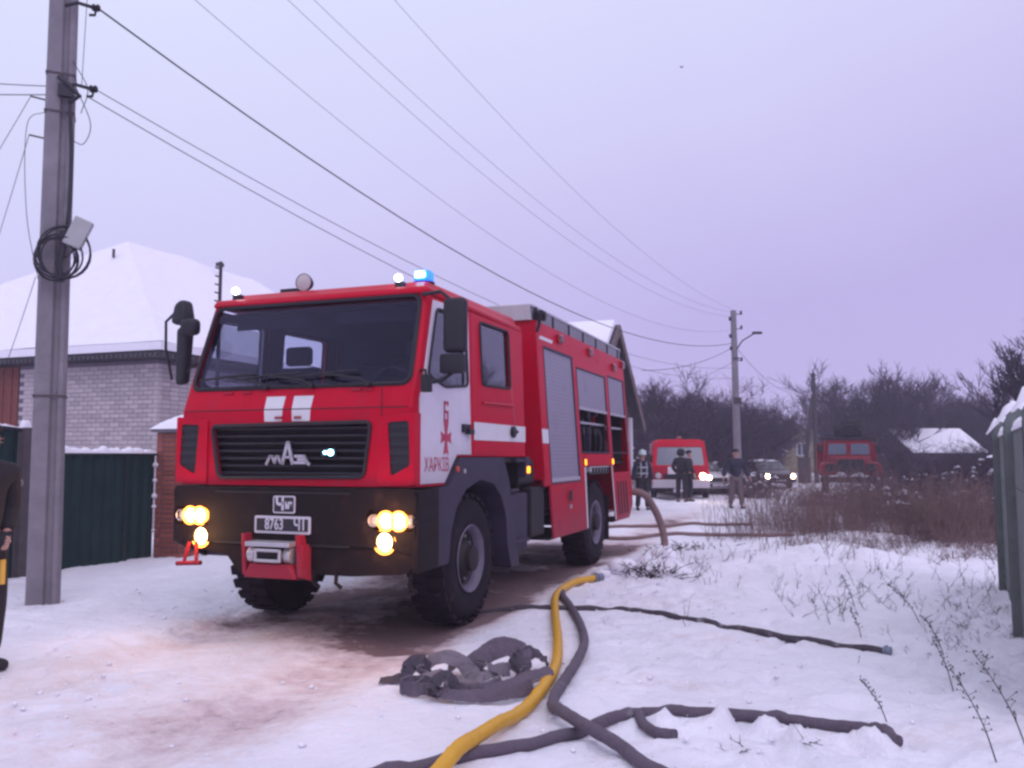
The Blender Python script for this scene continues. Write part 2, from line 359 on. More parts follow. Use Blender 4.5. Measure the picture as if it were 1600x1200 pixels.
# dirt mask (grit and slush carried by wheels and feet), a property of the ground itself
X_ = (GX-O[0])*EX[0]+(GY-O[1])*EX[1]; Y_ = (GX-O[0])*EY[0]+(GY-O[1])*EY[1]
nearm = 1-sst(20, 40, GY)
d = .50*gs(X_+.36, .45)+.22*gs(X_+2.15, .36)+.22*sst(-2.9, -2.2, X_)*(1-sst(.1, .5, X_))
d = d+.62*sst(-2.7, -2.3, X_)*(1-sst(.0, .35, X_))*sst(-.9, .8, Y_)*(1-sst(8, 10, Y_))
d = d*(1-.6*sst(14, 20, Y_))
d = d+.26*np.exp(-(((GX-2.2)/1.1)**2+((GY-7.6)/.5)**2))+.30*np.exp(-(((GX-1.3)/.7)**2+((GY-6.1)/.2)**2))+.22*np.exp(-(((GX-1.9)/.9)**2+((GY-9.4)/.5)**2))+.25*np.exp(-(((GX-2.5)/.8)**2+((GY-4.9)/.3)**2))
d = d*nearm*(.95+.75*fbm(GX*1.3, GY*1.3, 4))
at_ = me.attributes.new('dirt', 'FLOAT', 'POINT'); at_.data.foreach_set('value', np.where(Y_ < 0, np.clip(d, 0, .62), np.clip(d, 0, 1.1)).ravel().astype(np.float32))
def ground_mat():
    m = bpy.data.materials.new('trodden_snow'); m.use_nodes = True; nt = m.node_tree; P = nt.nodes['Principled BSDF']; N = nt.nodes.new; K = nt.links.new
    geo = N('ShaderNodeNewGeometry'); at = N('ShaderNodeAttribute'); at.attribute_name = 'dirt'
    n1 = N('ShaderNodeTexNoise'); n1.inputs['Scale'].default_value = 7; n1.inputs['Detail'].default_value = 9; n1.inputs['Roughness'].default_value = .72; K(geo.outputs['Position'], n1.inputs[0])
    n2 = N('ShaderNodeTexNoise'); n2.inputs['Scale'].default_value = 1.1; n2.inputs['Detail'].default_value = 6; K(geo.outputs['Position'], n2.inputs[0])
    ma = N('ShaderNodeMath'); ma.operation = 'MULTIPLY_ADD'; ma.inputs[1].default_value = 1.1; ma.inputs[2].default_value = -.55; K(n1.outputs[0], ma.inputs[0])
    ad = N('ShaderNodeMath'); ad.operation = 'ADD'; K(at.outputs['Fac'], ad.inputs[0]); K(ma.outputs[0], ad.inputs[1])
    mr = N('ShaderNodeMapRange'); mr.inputs[1].default_value = .12; mr.inputs[2].default_value = .95; K(ad.outputs[0], mr.inputs[0])
    rp = N('ShaderNodeValToRGB'); r = rp.color_ramp; r.elements[0].position = 0; r.elements[0].color = (.81, .775, .86, 1); r.elements[1].position = 1; r.elements[1].color = (.20, .13, .14, 1)
    q = r.elements.new(.35); q.color = (.745, .66, .70, 1); q = r.elements.new(.68); q.color = (.58, .46, .50, 1)
    K(mr.outputs[0], rp.inputs[0])
    m2 = N('ShaderNodeMapRange'); m2.inputs[1].default_value = .3; m2.inputs[2].default_value = .7; m2.inputs[3].default_value = .90; m2.inputs[4].default_value = 1.04; K(n2.outputs[0], m2.inputs[0])
    vm = N('ShaderNodeVectorMath'); vm.operation = 'SCALE'; K(rp.outputs[0], vm.inputs[0]); K(m2.outputs[0], vm.inputs['Scale']); K(vm.outputs[0], P.inputs['Base Color'])
    P.inputs['Roughness'].default_value = .8; P.inputs['Specular IOR Level'].default_value = .25
    b = N('ShaderNodeBump'); b.inputs['Strength'].default_value = 1.0; b.inputs['Distance'].default_value = .035
    n3 = N('ShaderNodeTexNoise'); n3.inputs['Scale'].default_value = 14; n3.inputs['Detail'].default_value = 8; n3.inputs['Roughness'].default_value = .6; K(geo.outputs['Position'], n3.inputs[0]); K(n3.outputs[0], b.inputs['Height']); K(b.outputs[0], P.inputs['Normal'])
    return m
me.materials.append(ground_mat()); g = bpy.data.objects.new('ground', me); COL.objects.link(g); g['kind'] = 'structure'

# ------------------------------------------------------------------ haze
hz = B().box(-165, 195, -25, 405, -1.6, 14).build('haze', bpy.data.materials.new('haze_air')); hz['kind'] = 'stuff'
hm = hz.data.materials[0]; hm.use_nodes = True; hm.node_tree.nodes.clear(); o_ = hm.node_tree.nodes.new('ShaderNodeOutputMaterial')
pv = hm.node_tree.nodes.new('ShaderNodeVolumePrincipled'); pv.inputs['Color'].default_value = (.92, .84, 1.0, 1); pv.inputs['Density'].default_value = .0016; pv.inputs['Anisotropy'].default_value = .2
hm.node_tree.links.new(pv.outputs[0], o_.inputs['Volume'])

# ================================================================== MAIN FIRE ENGINE
# local frame: X 0 = side nearest the right of the picture, X -2.42 = far side; Y 0 = front, + towards the rear
TR = empty('fire_engine', (O[0], O[1], Hg(*S2W(-1.2, 3))), -A, 'large red and white four wheeled fire engine with lit headlights on the snowy road', 'fire engine')
CW = 2.42
def xin(z): return .05*max(0., z-2.15)
def cy(z):
    if z <= 1.98: return 0.0
    if z <= 2.15: return .06*(z-1.98)/.17
    return .06+.27*(z-2.15)/.80
def ff(x, z, d):                                      # front face of the cab
    c = -CW/2; k = 1-xin(z)/(CW/2); return (c+(x-c)*k, cy(z)+d, z)
def fs(sgn, X0=0.0):                                  # side face of the cab; sgn +1 near side, -1 far side
    def f(y, z, d): return (X0-xin(z)-d, y, z) if sgn > 0 else (-CW-X0+xin(z)+d, y, z)
    return f
cabb = B()
grille_hole = rpoly([(-2.05, 1.84), (-.40, 1.86), (-.46, 1.39), (-1.96, 1.375)], .06)
cabb.plate([(-2.36, 1.31), (-.06, 1.31), (-.06, 1.98), (-2.36, 1.98)], ff, .04, mb=1, holes=[grille_hole, rpoly([(-2.345, 1.86), (-2.24, 1.86), (-2.2, 1.42), (-2.34, 1.46)], .03), rpoly([(-.20, 1.86), (-.075, 1.87), (-.07, 1.50), (-.18, 1.42)], .03)])
cabb.plate([(-2.36, 1.985), (-.06, 1.985), (-.06, 2.15), (-2.36, 2.15)], ff, .04, mb=1)
ws = rpoly([(-2.352, 2.185), (-.068, 2.185), (-.07, 2.995), (-2.350, 2.995)], .10, 6)
cabb.plate([(-2.36, 2.15), (-.06, 2.15), (-.06, 3.02), (-2.36, 3.02)], ff, .05, [ws], mb=1)
for sgn in (1, -1):                                   # rounded corner posts
    zs = [1.31, 1.98, 2.15, 2.6, 3.02]; rows = []
    for z in zs:
        for k in range(6):
            a = R(90*k/5); X = -.06+.06*math.sin(a); Y = cy(z)+.06-.06*math.cos(a); k_ = xin(z)
            X -= k_; rows.append((X, Y, z) if sgn > 0 else (-CW-X, Y, z))
    cabb.addp(rows, [(i*6+j, i*6+j+1, (i+1)*6+j+1, (i+1)*6+j) for i in range(4) for j in range(5)])
door = [(.105, 1.33), (.105, 2.06), (.14, 2.13), (.435, 2.96), (1.22, 2.985), (1.22, 1.58), (.88, 1.58), (.62, 1.33)]
dwin = rpoly([(.26, 2.27), (.49, 2.89), (1.13, 2.91), (1.13, 2.24), (.62, 2.19)], .06)
rdoor = [(1.28, 1.60), (1.28, 2.985), (2.56, 2.985), (2.56, 1.60)]
rwin = rpoly([(1.50, 2.28), (1.50, 2.92), (2.32, 2.93), (2.32, 2.30)], .06)
def grow(p, e):
    cx = sum(q[0] for q in p)/len(p); cz = sum(q[1] for q in p)/len(p)
    return [(q[0]+(e if q[0] > cx else -e), q[1]+(e if q[1] > cz else -e)) for q in p]
for sgn in (1, -1):
    cabb.plate([(.061, 1.31), (.61, 1.31), (.87, 1.565), (2.80, 1.565), (2.80, 2.985), (.415, 2.985), (.12, 2.15), (.061, 1.98)],
               fs(sgn), .04, [rpoly([(.115, 1.345), (.115, 2.05), (.15, 2.13), (.45, 2.95), (1.21, 2.975), (1.21, 1.595), (.87, 1.595), (.61, 1.345)], .02), rpoly(grow(rdoor, -.012), .02)], mb=1)
cabb.plate([(-CW+.02, 1.565), (-.02, 1.565), (-.07, 2.985), (-CW+.07, 2.985)], lambda x, z, d: (x, 2.80-d, z), .04, mb=1)
cab = cabb.build('cab', [RED, DASH], TR)
rb = B(); z0, z1 = 2.975, 3.17
rb.hexa([(-CW+.08, .36, 3.02), (-.08, .36, 3.02), (-CW+.05, 2.81, z0), (-.05, 2.81, z0), (-CW+.15, .56, z1), (-.15, .56, z1), (-CW+.14, 2.79, z1), (-.14, 2.79, z1)])
rb.v = [(x, y, z) for x, y, z in rb.v]
rb.hexa([(-CW+.040, .31, 3.005), (-.040, .31, 3.005), (-CW+.032, 2.815, 2.97), (-.032, 2.815, 2.97), (-CW+.055, .36, 3.09), (-.055, .36, 3.09), (-CW+.045, 2.81, 3.06), (-.045, 2.81, 3.06)])
rb.build('roof', RED, TR, bevel=.045, smooth=True, seg=3)
B().box(-CW+.05, -.05, .1, 2.76, 1.50, 1.56).build('cab_floor', CHASSIS, TR)
B().box(-CW+.2, -.2, .45, 2.7, 2.93, 2.955).build('headliner', DASH, TR)
B().plate(rpoly([(-2.356, 2.18), (-.064, 2.18), (-.066, 3.0), (-2.354, 3.0)], .10, 6), ff, .006).build('windshield', GLASSW, TR, loc=(0, .012, 0))
# rubber seal round the glass
sb_ = B(); pr = [Vector(ff(p[0], p[1], -.004)) for p in ws]; sb_.tube(pr+[pr[0]], .021, 5); sb_.build('windshield_seal', BLACK, TR)
for sgn in (1, -1):
    d = B(); d.plate(door, fs(sgn, .006), .035, [dwin], mb=1); do = d.build('front_door', [WHITE, DASH], TR, bevel=.004, seg=1); tag(do, 'white front door')
    B().plate(grow(dwin, .012), fs(sgn, -.012), .005).build('side_window', GLASSS, do)
    f_ = fs(sgn, .01); P_ = [Vector(f_(p[0], p[1], 0)) for p in dwin]; B().tube(P_+[P_[0]], .014, 5).build('window_seal', BLACK, do)
    hb = B(); q = .02 if sgn > 0 else -CW-.02; s_ = sgn
    hb.box(q-.02*s_, q+.012*s_, .98, 1.16, 1.79, 1.87); hb.box(q-.02*s_, q+.04*s_, 1.06, 1.18, 1.775, 1.825); hb.build('door_handle', BLACK, do, bevel=.008)
    r = B(); r.plate(rdoor, fs(sgn, .004), .035, [rwin], mb=1); ro = r.build('rear_door', [RED, DASH], TR, bevel=.004, seg=1)
    B().plate(grow(rwin, .012), fs(sgn, -.012), .005).build('side_window', GLASSS, ro)
    f_ = fs(sgn, .008); P_ = [Vector(f_(p[0], p[1], 0)) for p in rwin]; B().tube(P_+[P_[0]], .014, 5).build('window_seal', BLACK, ro)
    B().plate([(1.285, 1.725), (1.285, 1.90), (2.555, 1.90), (2.555, 1.725)], fs(sgn, .007), .002).build('white_stripe', DECALW, ro)
    B().cyl((q-.015*s_, 2.35, 1.83), (q+.022*s_, 2.35, 1.83), .062, n=20).box(q, q+.035*s_, 2.27, 2.43, 1.815, 1.85).build('door_handle', BLACK, ro, bevel=.006)
    B().tube([f_(1.5, 2.10, -.004), f_(1.9, 2.112, -.009), f_(2.4, 2.12, -.004)], .012, 6).build('pressed_crease', RED, ro, smooth=True)
    B().plate([(2.564, 1.725), (2.564, 1.90), (2.795, 1.90), (2.795, 1.725)], fs(sgn, .003), .002).build('white_stripe', DECALW, TR)
    # corner wind deflector round the vent
    def cf(x, z, d): return (x, -.018+d, z) if sgn > 0 else (-CW-x, -.018+d, z)
    c = B(); c.plate(rpoly([(-.33, 1.315), (.018, 1.33), (.022, 1.93), (-.33, 1.90)], .02), cf, .017, [rpoly([(-.235, 1.855), (-.035, 1.865), (-.02, 1.49), (-.20, 1.40)], .03)])
    yy = (lambda y, z, dd: (.02-dd, y, z)) if sgn > 0 else (lambda y, z, dd: (-CW-.02+dd, y, z))
    c.plate([(-.001, 1.33), (.098, 1.33), (.098, 1.93), (-.001, 1.93)], yy, .019)
    co = c.build('corner_panel', RED, TR, bevel=.006)
    v = B(); 
    for k in range(5):
        zc = 1.50+k*.075; a_, b_ = (-.235, -.022) if sgn > 0 else (-CW+.022, -CW+.235); v.hexa([(a_, -.013, zc), (b_, -.013, zc), (a_, -.003, zc+.03), (b_, -.003, zc+.03), (a_, -.013, zc+.012), (b_, -.013, zc+.012), (a_, -.003, zc+.042), (b_, -.003, zc+.042)])
    v.box(*((-.24, -.018) if sgn > 0 else (-CW+.018, -CW+.24)), -.004, -.0015, 1.39, 1.87); v.build('air_vent', BLACK, co)
# grille
gr = empty('grille', parent=TR)
B().box(-2.08, -.38, .10, .12, 1.36, 1.9).build('grille_backing', CHASSIS, gr)
for k in range(7):
    zc = 1.405+k*.066; xa = -1.96-(zc-1.42)*.2; xb = -.455+(zc-1.42)*.13
    B().hexa([(xa, .02, zc), (xb, .02, zc), (xa, .09, zc+.02), (xb, .09, zc+.02), (xa, .02, zc+.022), (xb, .02, zc+.022), (xa, .09, zc+.042), (xb, .09, zc+.042)]).build('slat', BLACK, gr, bevel=.004, seg=1)
gf = [Vector(ff(p[0], p[1], -.008)) for p in grille_hole]; B().tube(gf+[gf[0]], .018, 6).build('grille_frame', BLACK, gr, smooth=True)
# winged letter badge: tall central peak between two low letters
def bf(x, z, d): return (-1.225+x, -.012+d, 1.5+z)
bd = B()
lw = .024
def stroke(pts, w=lw):
    for a, b in zip(pts[:-1], pts[1:]):
        a = Vector(a); b = Vector(b); n_ = (b-a).normalized().orthogonal()*w/2; e_ = (b-a).normalized()*w*.4
        bd.plate([tuple(a-n_-e_), tuple(b-n_+e_), tuple(b+n_+e_), tuple(a+n_-e_)], bf, .016)
stroke([(-.22, .0), (-.185, .065), (-.16, .065), (-.135, .012), (-.115, .065), (-.095, .065), (-.075, .012)]); stroke([(-.075, .012), (-.045, .012)])
stroke([(-.052, .008), (-.003, .185)], .03); stroke([(.003, .185), (.052, .008)], .03); stroke([(-.032, .06), (.032, .06)], .02)
stroke([(.05, .012), (.20, .012), (.22, .0)]); stroke([(.08, .068), (.17, .068), (.185, .04), (.11, .04)]); stroke([(.185, .04), (.205, .012)])
bd.build('badge', CHROME, gr)
for dx in (0, .055): 
    B().cyl((-.845+dx, .03, 1.60), (-.845+dx, -.012, 1.60), .014 if dx == 0 else .026, n=14).build('blue_strobe', BLUEC, gr)
B().box(-.89, -.75, .0, .04, 1.565, 1.635).build('strobe_housing', BLACK, gr)
# bonnet details
for x0, x1 in ((-1.49, -1.29), (-1.20, -1.0)):
    B().plate([(x0+.01, 1.875), (x1-.01, 1.875), (x1-.004, 1.977), (x0+.004, 1.977)], lambda x, z, d: (x, cy(z)-.004+d, z), .0035).plate([(x0+.004, 1.987), (x1-.004, 1.987), (x1, 2.10), (x0, 2.10)], lambda x, z, d: (x, cy(z)-.004+d, z), .0035).build('white_stripe', DECALW, TR)
B().box(-2.36, -.06, -.004, .004, 1.978, 1.986).build('bonnet_seam', CHASSIS, TR)
for x in (-1.33, -1.13): B().box(x-.035, x+.035, -.022, .0, 1.895, 1.92).build('bonnet_latch', REDLENS, TR, bevel=.006)
for x in (-1.92, -1.72, -.58, -.46): B().box(x-.05, x+.05, cy(2.13)-.012, cy(2.13)+.02, 2.13, 2.155).build('bonnet_hinge', REDLOW, TR, bevel=.006)
for x in (-.30,): B().box(x-.003, x+.003, -.004, .002, 1.32, 2.19).build('panel_seam', CHASSIS, TR)
# wipers
for x, L_ in ((-1.50, .62), (-1.02, .62), (-.45, .62)):
    w = B(); p0 = Vector((x, .03, 2.19)); p1 = Vector((x-.45, .055, 2.29)); w.tube([p0, p0+Vector((-.1, -.02, .05)), p1], .011, 6); w.cyl(p0+Vector((0, .03, -.01)), p0-Vector((0, .02, 0)), .022, n=10)
    a_ = Vector(ff(x-.78, 2.27, -.025)); b_ = Vector(ff(x-.14, 2.31, -.025)); w.tube([a_, (a_+b_)/2+Vector((0, -.01, .008)), b_], .012, 5); w.build('wiper', BLACK, TR, smooth=True)
# interior
B().hexa([(-2.3, .12, 2.0), (-.12, .12, 2.0), (-2.3, .62, 1.75), (-.12, .62, 1.75), (-2.3, .16, 2.21), (-.12, .16, 2.21), (-2.3, .55, 2.24), (-.12, .55, 2.24)]).build('dashboard', DASH, TR, bevel=.03)
def seat(x, y, w=.5):
    s = B(); s.box(x-w/2, x+w/2, y-.45, y+.05, 1.72, 1.9); s.box(x-w/2, x+w/2, y, y+.16, 1.8, 2.48); o = s.build('seat', SEAT, TR, bevel=.05, smooth=True); 
    B().box(x-.15, x+.15, y+.02, y+.12, 2.50, 2.70).build('headrest', SEAT, o, bevel=.04, smooth=True)
seat(-.5, 1.05); seat(-1.2, 1.05); seat(-1.9, 1.05); seat(-1.98, 2.25); seat(-1.4, 2.35); seat(-.7, 2.35)
sw = B(); pts = [Vector((-.5+.22*math.cos(a), .62-.10*math.sin(a), 2.18+.20*math.sin(a))) for a in np.linspace(0, 2*math.pi, 25)]; sw.tube(pts, .014, 6); sw.cyl((-.5, .5, 1.95), (-.5, .62, 2.18), .03); sw.build('steering_wheel', BLACK, TR, smooth=True)
for x in (-1.75, -.65): B().box(x-.42, x+.42, .46, .47, 2.79, 2.91).build('sun_visor', DASH, TR, bevel=.004)
cu_ = B(); 
for k in range(30): a0 = .42+k*.022; cu_.box(-2.335, -2.33, a0, a0+.004, 2.30, 2.86)
cu_.build('window_curtain', GREYC, TR)
# lettering on the near door
sf = lambda u, v, d: (.0125-xin(1.6), .50, 1.5)
def onside(cy_, cz, X=.0095): return lambda u, v, d: (X-xin(cz+v), cy_+u, cz+v)
text_mesh('ХАРКІВ', .17, onside(.445, 1.487), 'city_lettering', DECALR, TR, squeeze=.80, bold=.0)
n6 = B()
for a_, b_, c_, d_ in ((-.045, .045, .21, .24), (-.045, -.018, .02, .24), (-.045, .045, .0, .03), (.018, .045, .02, .12), (-.045, .045, .105, .132), (.018, .045, .19, .215)):
    n6.plate([(a_, c_), (b_, c_), (b_, d_), (a_, d_)], lambda u, v, d: (.0095-d-xin(1.875+v*.78), .63+u*1.1, 1.875+v*.78), .001)
n6.build('number_lettering', DECALR, TR)
mc = B()
arm = [(.022, .02), (.055, .115), (.0, .10), (-.055, .115), (-.022, .02)]
for k in range(4):
    a = k*math.pi/2; s_ = 1.35 if k % 2 == 0 else 1.0; rp_ = [(x*math.cos(a)-y*s_*math.sin(a), x*math.sin(a)+y*s_*math.cos(a)) for x, y in arm]
    mc.plate(rp_, lambda u, v, d: (.0095-d, .63+u, 1.735+v), .001)
mc.plate([(math.cos(a)*.045, math.sin(a)*.045) for a in np.linspace(0, 2*math.pi, 12, endpoint=False)], lambda u, v, d: (.0105-d, .63+u, 1.735+v), .001)
mc.build('emblem', DECALR, TR)
# mirrors
mr_ = B(); mr_.box(.13, .34, .26, .38, 2.46, 2.94); mo = mr_.build('mirror', BLACK, TR, bevel=.045, smooth=True, seg=3); B().box(.155, .315, .379, .384, 2.5, 2.9).build('mirror_glass', MIRRORG, mo)
mr_ = B(); mr_.box(.10, .32, .27, .37, 2.28, 2.45); B().tube([(.22, .33, 2.30), (.12, .30, 2.22), (-.01, .28, 2.2)], .018, 6).build('mirror_arm', BLACK, TR); B().tube([(.22, .33, 2.9), (.1, .3, 3.0), (-.09, .32, 2.99)], .018, 6).build('mirror_arm', BLACK, TR); mr_.build('wide_angle_mirror', BLACK, TR, bevel=.02, smooth=True)
B().box(.07, .15, -.02, .05, 2.10, 2.25).tube([(.11, .02, 2.2), (.08, .05, 2.29), (-.02, .16, 2.3)], .014, 6).build('kerb_mirror', BLACK, TR, bevel=.018, smooth=True)
m2 = B(); m2.hexa([(-2.62, .12, 2.24), (-2.52, .10, 2.24), (-2.60, .24, 2.26), (-2.50, .22, 2.26), (-2.64, .14, 2.80), (-2.48, .10, 2.84), (-2.62, .26, 2.80), (-2.46, .22, 2.84)]); mo = m2.build('mirror', BLACK, TR, bevel=.04, smooth=True, seg=3)
m3 = B(); m3.hexa([(-2.62, .02, 2.82), (-2.42, -.02, 2.80), (-2.58, .2, 2.82), (-2.40, .18, 2.80), (-2.58, .04, 3.03), (-2.46, .0, 3.06), (-2.56, .18, 3.03), (-2.44, .16, 3.06)])
B().box(-2.45, -2.28, -.04, .10, 2.70, 2.86).build('kerb_mirror', BLACK, TR, bevel=.05, smooth=True, seg=3); m3.build('wide_angle_mirror', BLACK, TR, bevel=.05, smooth=True, seg=3)
B().tube([(-2.60, .10, 2.95), (-2.72, .1, 2.86), (-2.73, .12, 2.6), (-2.68, .16, 2.3)], .014, 6).tube([(-2.55, .16, 2.33), (-2.45, .16, 2.42), (-2.36, .18, 2.45)], .014, 6).build('mirror_arm', BLACK, TR, smooth=True)
# roof lights
bk = empty('beacon', parent=TR)
B().cyl((-.24, .66, 3.13), (-.24, .66, 3.175), .10, n=20).build('beacon_base', BLACK, bk)
B().box(-.325, -.16, .59, .73, 3.175, 3.285).build('beacon_dome', BLUE, bk, bevel=.03, smooth=True)
B().box(-.29, -.19, .565, .58, 3.205, 3.262).build('beacon_bulb', BLUEC, bk, bevel=.01)
for x in (-.38, -2.17):
    o = B().box(x-.035, x+.035, .42, .5, 3.09, 3.15).build('marker_lamp_base', BLACK, TR); B().lathe([(.001, -.03), (.028, -.024), (.036, 0), (.028, .024), (.001, .03)], (x, .42, 3.18), (0, 1, 0), 14).build('marker_lamp', WLED, TR, smooth=True)
sp = B(); sp.lathe([(.001, .10), (.06, .09), (.085, .03), (.09, 0)], (-1.53, .62, 3.26), (0, 1, 0), 22); sp.cyl((-1.53, .66, 3.12), (-1.53, .66, 3.19), .02); so = sp.build('searchlight', GREYPL, TR, smooth=True)
B().lathe([(.001, -.012), (.05, -.008), (.084, .004)], (-1.53, .62, 3.26), (0, 1, 0), 22).build('searchlight_lens', LENS, so, smooth=True)
B().box(-1.84, -1.66, .68, .82, 3.15, 3.225).cyl((-1.62, .7, 3.14), (-1.62, .7, 3.34), .005, n=5).build('horn_box', BLACK, TR, bevel=.01)
# bumper
bp = B()
bp.plate(rpoly([(-2.40, 1.30), (.02, 1.30), (.06, 1.24), (.07, .70), (-.05, .60), (-.55, .56), (-1.72, .56), (-1.84, .70), (-2.25, .745), (-2.38, .80), (-2.42, 1.24)], .04), lambda x, z, d: (x, -.05+.03*(z < .8)+d, z), .10,
         [rpoly([(-.40, 1.12), (.045, 1.12), (.045, .95), (-.13, .95), (-.32, .95), (-.40, 1.0)], .02), rpoly([(-2.40, 1.12), (-2.02, 1.12), (-2.02, .95), (-2.40, .95)], .02),
          [(-.235+.075*math.cos(a), .86+.075*math.sin(a)) for a in np.linspace(0, 2*math.pi, 18, endpoint=False)], [(-2.11+.075*math.cos(a), .85+.075*math.sin(a)) for a in np.linspace(0, 2*math.pi, 18, endpoint=False)]])
for sg in (1, -1):
    xx = .07 if sg > 0 else -CW
    bp.plate([(-.04, .62 if sg > 0 else .80), (.36, .62), (.36, 1.30), (-.04, 1.28)], lambda y, z, d: (xx-d*sg, y, z), .05)
bo = bp.build('bumper', BUMPER, TR, bevel=.012)
for zz in (1.245, .80):
    B().box(-1.95, -.56, -.062, -.048, zz, zz+.015).build('bumper_rib', CHASSIS, bo)
B().box(-1.75, -.1, .15, .5, .72, 1.28).build('front_crossmember', CHASSIS, TR)
for x in (-.92, -.70, .0): B().tube([(x, -.02, .60), (x, -.03, .50), (x+.05, -.02, .46)], .018, 6).build('tow_hook', BUMPER, bo)
def lampset(xc, zc, rr, m, bowl=True):
    l = empty('headlight', parent=TR)
    lit = m is HEADL; k_ = 1.30 if lit else 1.05
    B().lathe([(rr*.3, .09), (rr, .04), (rr*k_, -.012), (rr*k_*.98, -.016), (rr*.9, -.008)], (xc, -.03, zc), (0, 1, 0), 20).build('reflector', HEADR if lit else ALU, l, smooth=True)
    B().lathe([(.001, .005), (rr*.6, .010), (rr*.92, .022)], (xc, -.045, zc), (0, 1, 0), 20).build('lamp_glass', m, l, smooth=True)
    return l
for (hx0, hx1, lamps) in ((-.40, .045, ((-.34, LENS), (-.225, HEADL), (-.105, HEADL), (-.0, LENS))), (-2.40, -2.02, ((-2.34, LENS), (-2.235, HEADL), (-2.13, HEADL)))):
    B().box(hx0+.002, hx1-.002, .03, .048, .955, 1.115).build('headlight_housing', CHASSIS, TR)
    for x, m in lamps: lampset(x, 1.033, .066 if m is HEADL else .05, m)
lampset(-.235, .86, .082, HEADL); lampset(-2.11, .85, .082, HEADL)
def lamp_light(x, z, p):  # added point lamp before each lens, washing bumper and ground with warm glow
    l = bpy.data.lights.new('headlamp_fill', 'POINT'); l.energy = p; l.color = (1, .50, .18); l.shadow_soft_size = .05
    o = bpy.data.objects.new('headlamp_fill', l); COL.objects.link(o); o.parent = TR; o.location = (x, -.20, z); o.rotation_euler = (R(-78), 0, math.pi) ; o.rotation_euler = Vector((0, -1, -.18)).to_track_quat('-Z', 'Y').to_euler()
for x, z in ((-.17, 1.033), (-.235, .86), (-2.18, 1.033), (-2.11, .85)): lamp_light(x, z, 4.5)
# number plates
def pf(cx, cz, Y=-.068): return lambda u, v, d: (cx+u, Y+d, cz+v)
pl = B().plate(rpoly([(-.285, -.075), (.285, -.075), (.285, .075), (-.285, .075)], .015), pf(-1.225, .975, -.066), .012).build('number_plate', LETTER, TR)
B().plate(rpoly([(-.265, -.054), (.265, -.054), (.265, .054), (-.265, .054)], .008), pf(-1.225, .975, -.068), .0015).build('plate_field', PLATE, pl)
text_mesh('8763', .135, pf(-1.305, .976, -.0695), 'plate_lettering', LETTER, pl, .72, .003); text_mesh('Ч1', .135, pf(-1.045, .976, -.0695), 'plate_lettering', LETTER, pl, .8, .003)
p2 = B().plate(rpoly([(-.112, -.075), (.112, -.075), (.112, .075), (-.112, .075)], .02), pf(-1.21, 1.15, -.066), .01).build('unit_plate', LETTER, TR)
B().plate(rpoly([(-.10, -.063), (.10, -.063), (.10, .063), (-.10, .063)], .012), pf(-1.21, 1.15, -.068), .0015).build('plate_field', PLATE, p2)
text_mesh('Ч', .15, pf(-1.25, 1.15, -.0695), 'plate_lettering', LETTER, p2, .9, .006); text_mesh('№', .08, pf(-1.16, 1.14, -.0695), 'plate_lettering', LETTER, p2, .9, .003)
# winch in a red cradle
wi = empty('winch', parent=TR)
for x0, dx in ((-1.585, -.0), (-1.035, .0)):
    w = B(); w.hexa([(x0+.06, -.20, .56), (x0+.10, -.20, .56), (x0+.06, -.0, .50), (x0+.10, -.0, .50), (x0+dx, -.15, .90), (x0+.035, -.15, .90), (x0+dx, .0, .90), (x0+.035, .0, .90)]); w.build('winch_bracket', RED, wi, bevel=.006)
B().hexa([(-1.50, -.22, .54), (-.97, -.22, .54), (-1.50, -.05, .52), (-.97, -.05, .52), (-1.42, -.24, .66), (-1.03, -.24, .66), (-1.42, -.05, .66), (-1.03, -.05, .66)]).build('winch_tray', RED, wi, bevel=.01)
B().box(-1.46, -1.02, -.26, -.10, .805, .845).build('winch_cover', ALU, wi, bevel=.006)
B().cyl((-1.38, -.16, .73), (-1.10, -.16, .73), .055, n=18).build('winch_drum', CHASSIS, wi, smooth=True)
for x in (-1.43, -1.07): B().cyl((x-.035, -.16, .73), (x+.035, -.16, .73), .07, n=18).build('winch_motor', ALU, wi, bevel=.006)
for z in (.69, .775): B().cyl((-1.34, -.255, z), (-1.12, -.255, z), .014, n=10).build('fairlead_roller', ALU, wi)
for x in (-1.35, -1.11): B().cyl((x, -.255, .68), (x, -.255, .785), .014, n=10).build('fairlead_roller', ALU, wi)
B().box(-1.0, -.95, -.16, -.02, .62, .82).build('winch_control_box', RED, wi, bevel=.01)
# folded bracket below the far headlamp
bk2 = B(); bk2.tube([(-2.2, -.08, .80), (-2.22, -.12, .62), (-2.05, -.16, .64), (-2.12, -.08, .80)], .018, 6); bk2.tube([(-2.28, -.14, .61), (-2.0, -.16, .63)], .022, 6); bk2.build('fold_down_step', REDOLD, TR)
# mudguards
def guard(sgn, name='mudguard'):
    outer = [(.37, .62), (.37, 1.295), (.62, 1.30), (.88, 1.555), (1.98, 1.555), (2.16, 1.30), (2.27, .9), (2.46, .40), (2.22, .38), (2.10, .62), (2.05, .95), (1.92, 1.15), (1.70, 1.29), (1.35, 1.34), (1.00, 1.26), (.78, 1.10), (.66, .88), (.62, .62)]
    X0 = .05
    f = (lambda y, z, d: (X0-d, y, z)) if sgn > 0 else (lambda y, z, d: (-CW-X0+d, y, z))
    g_ = B(); g_.plate(rpoly(outer, .04, 3), f, .50); return g_.build(name, GREYPL, TR, bevel=.012)
guard(1); guard(-1)
B().cyl((.05, .78, 1.45), (.066, .78, 1.45), .028, n=12).build('side_reflector', mat('orange_reflector', (.5, .06, .02), .3), TR)
B().cyl((.05, .95, 1.43), (.06, .95, 1.43), .022, n=12).build('guard_bolt', ALU, TR)
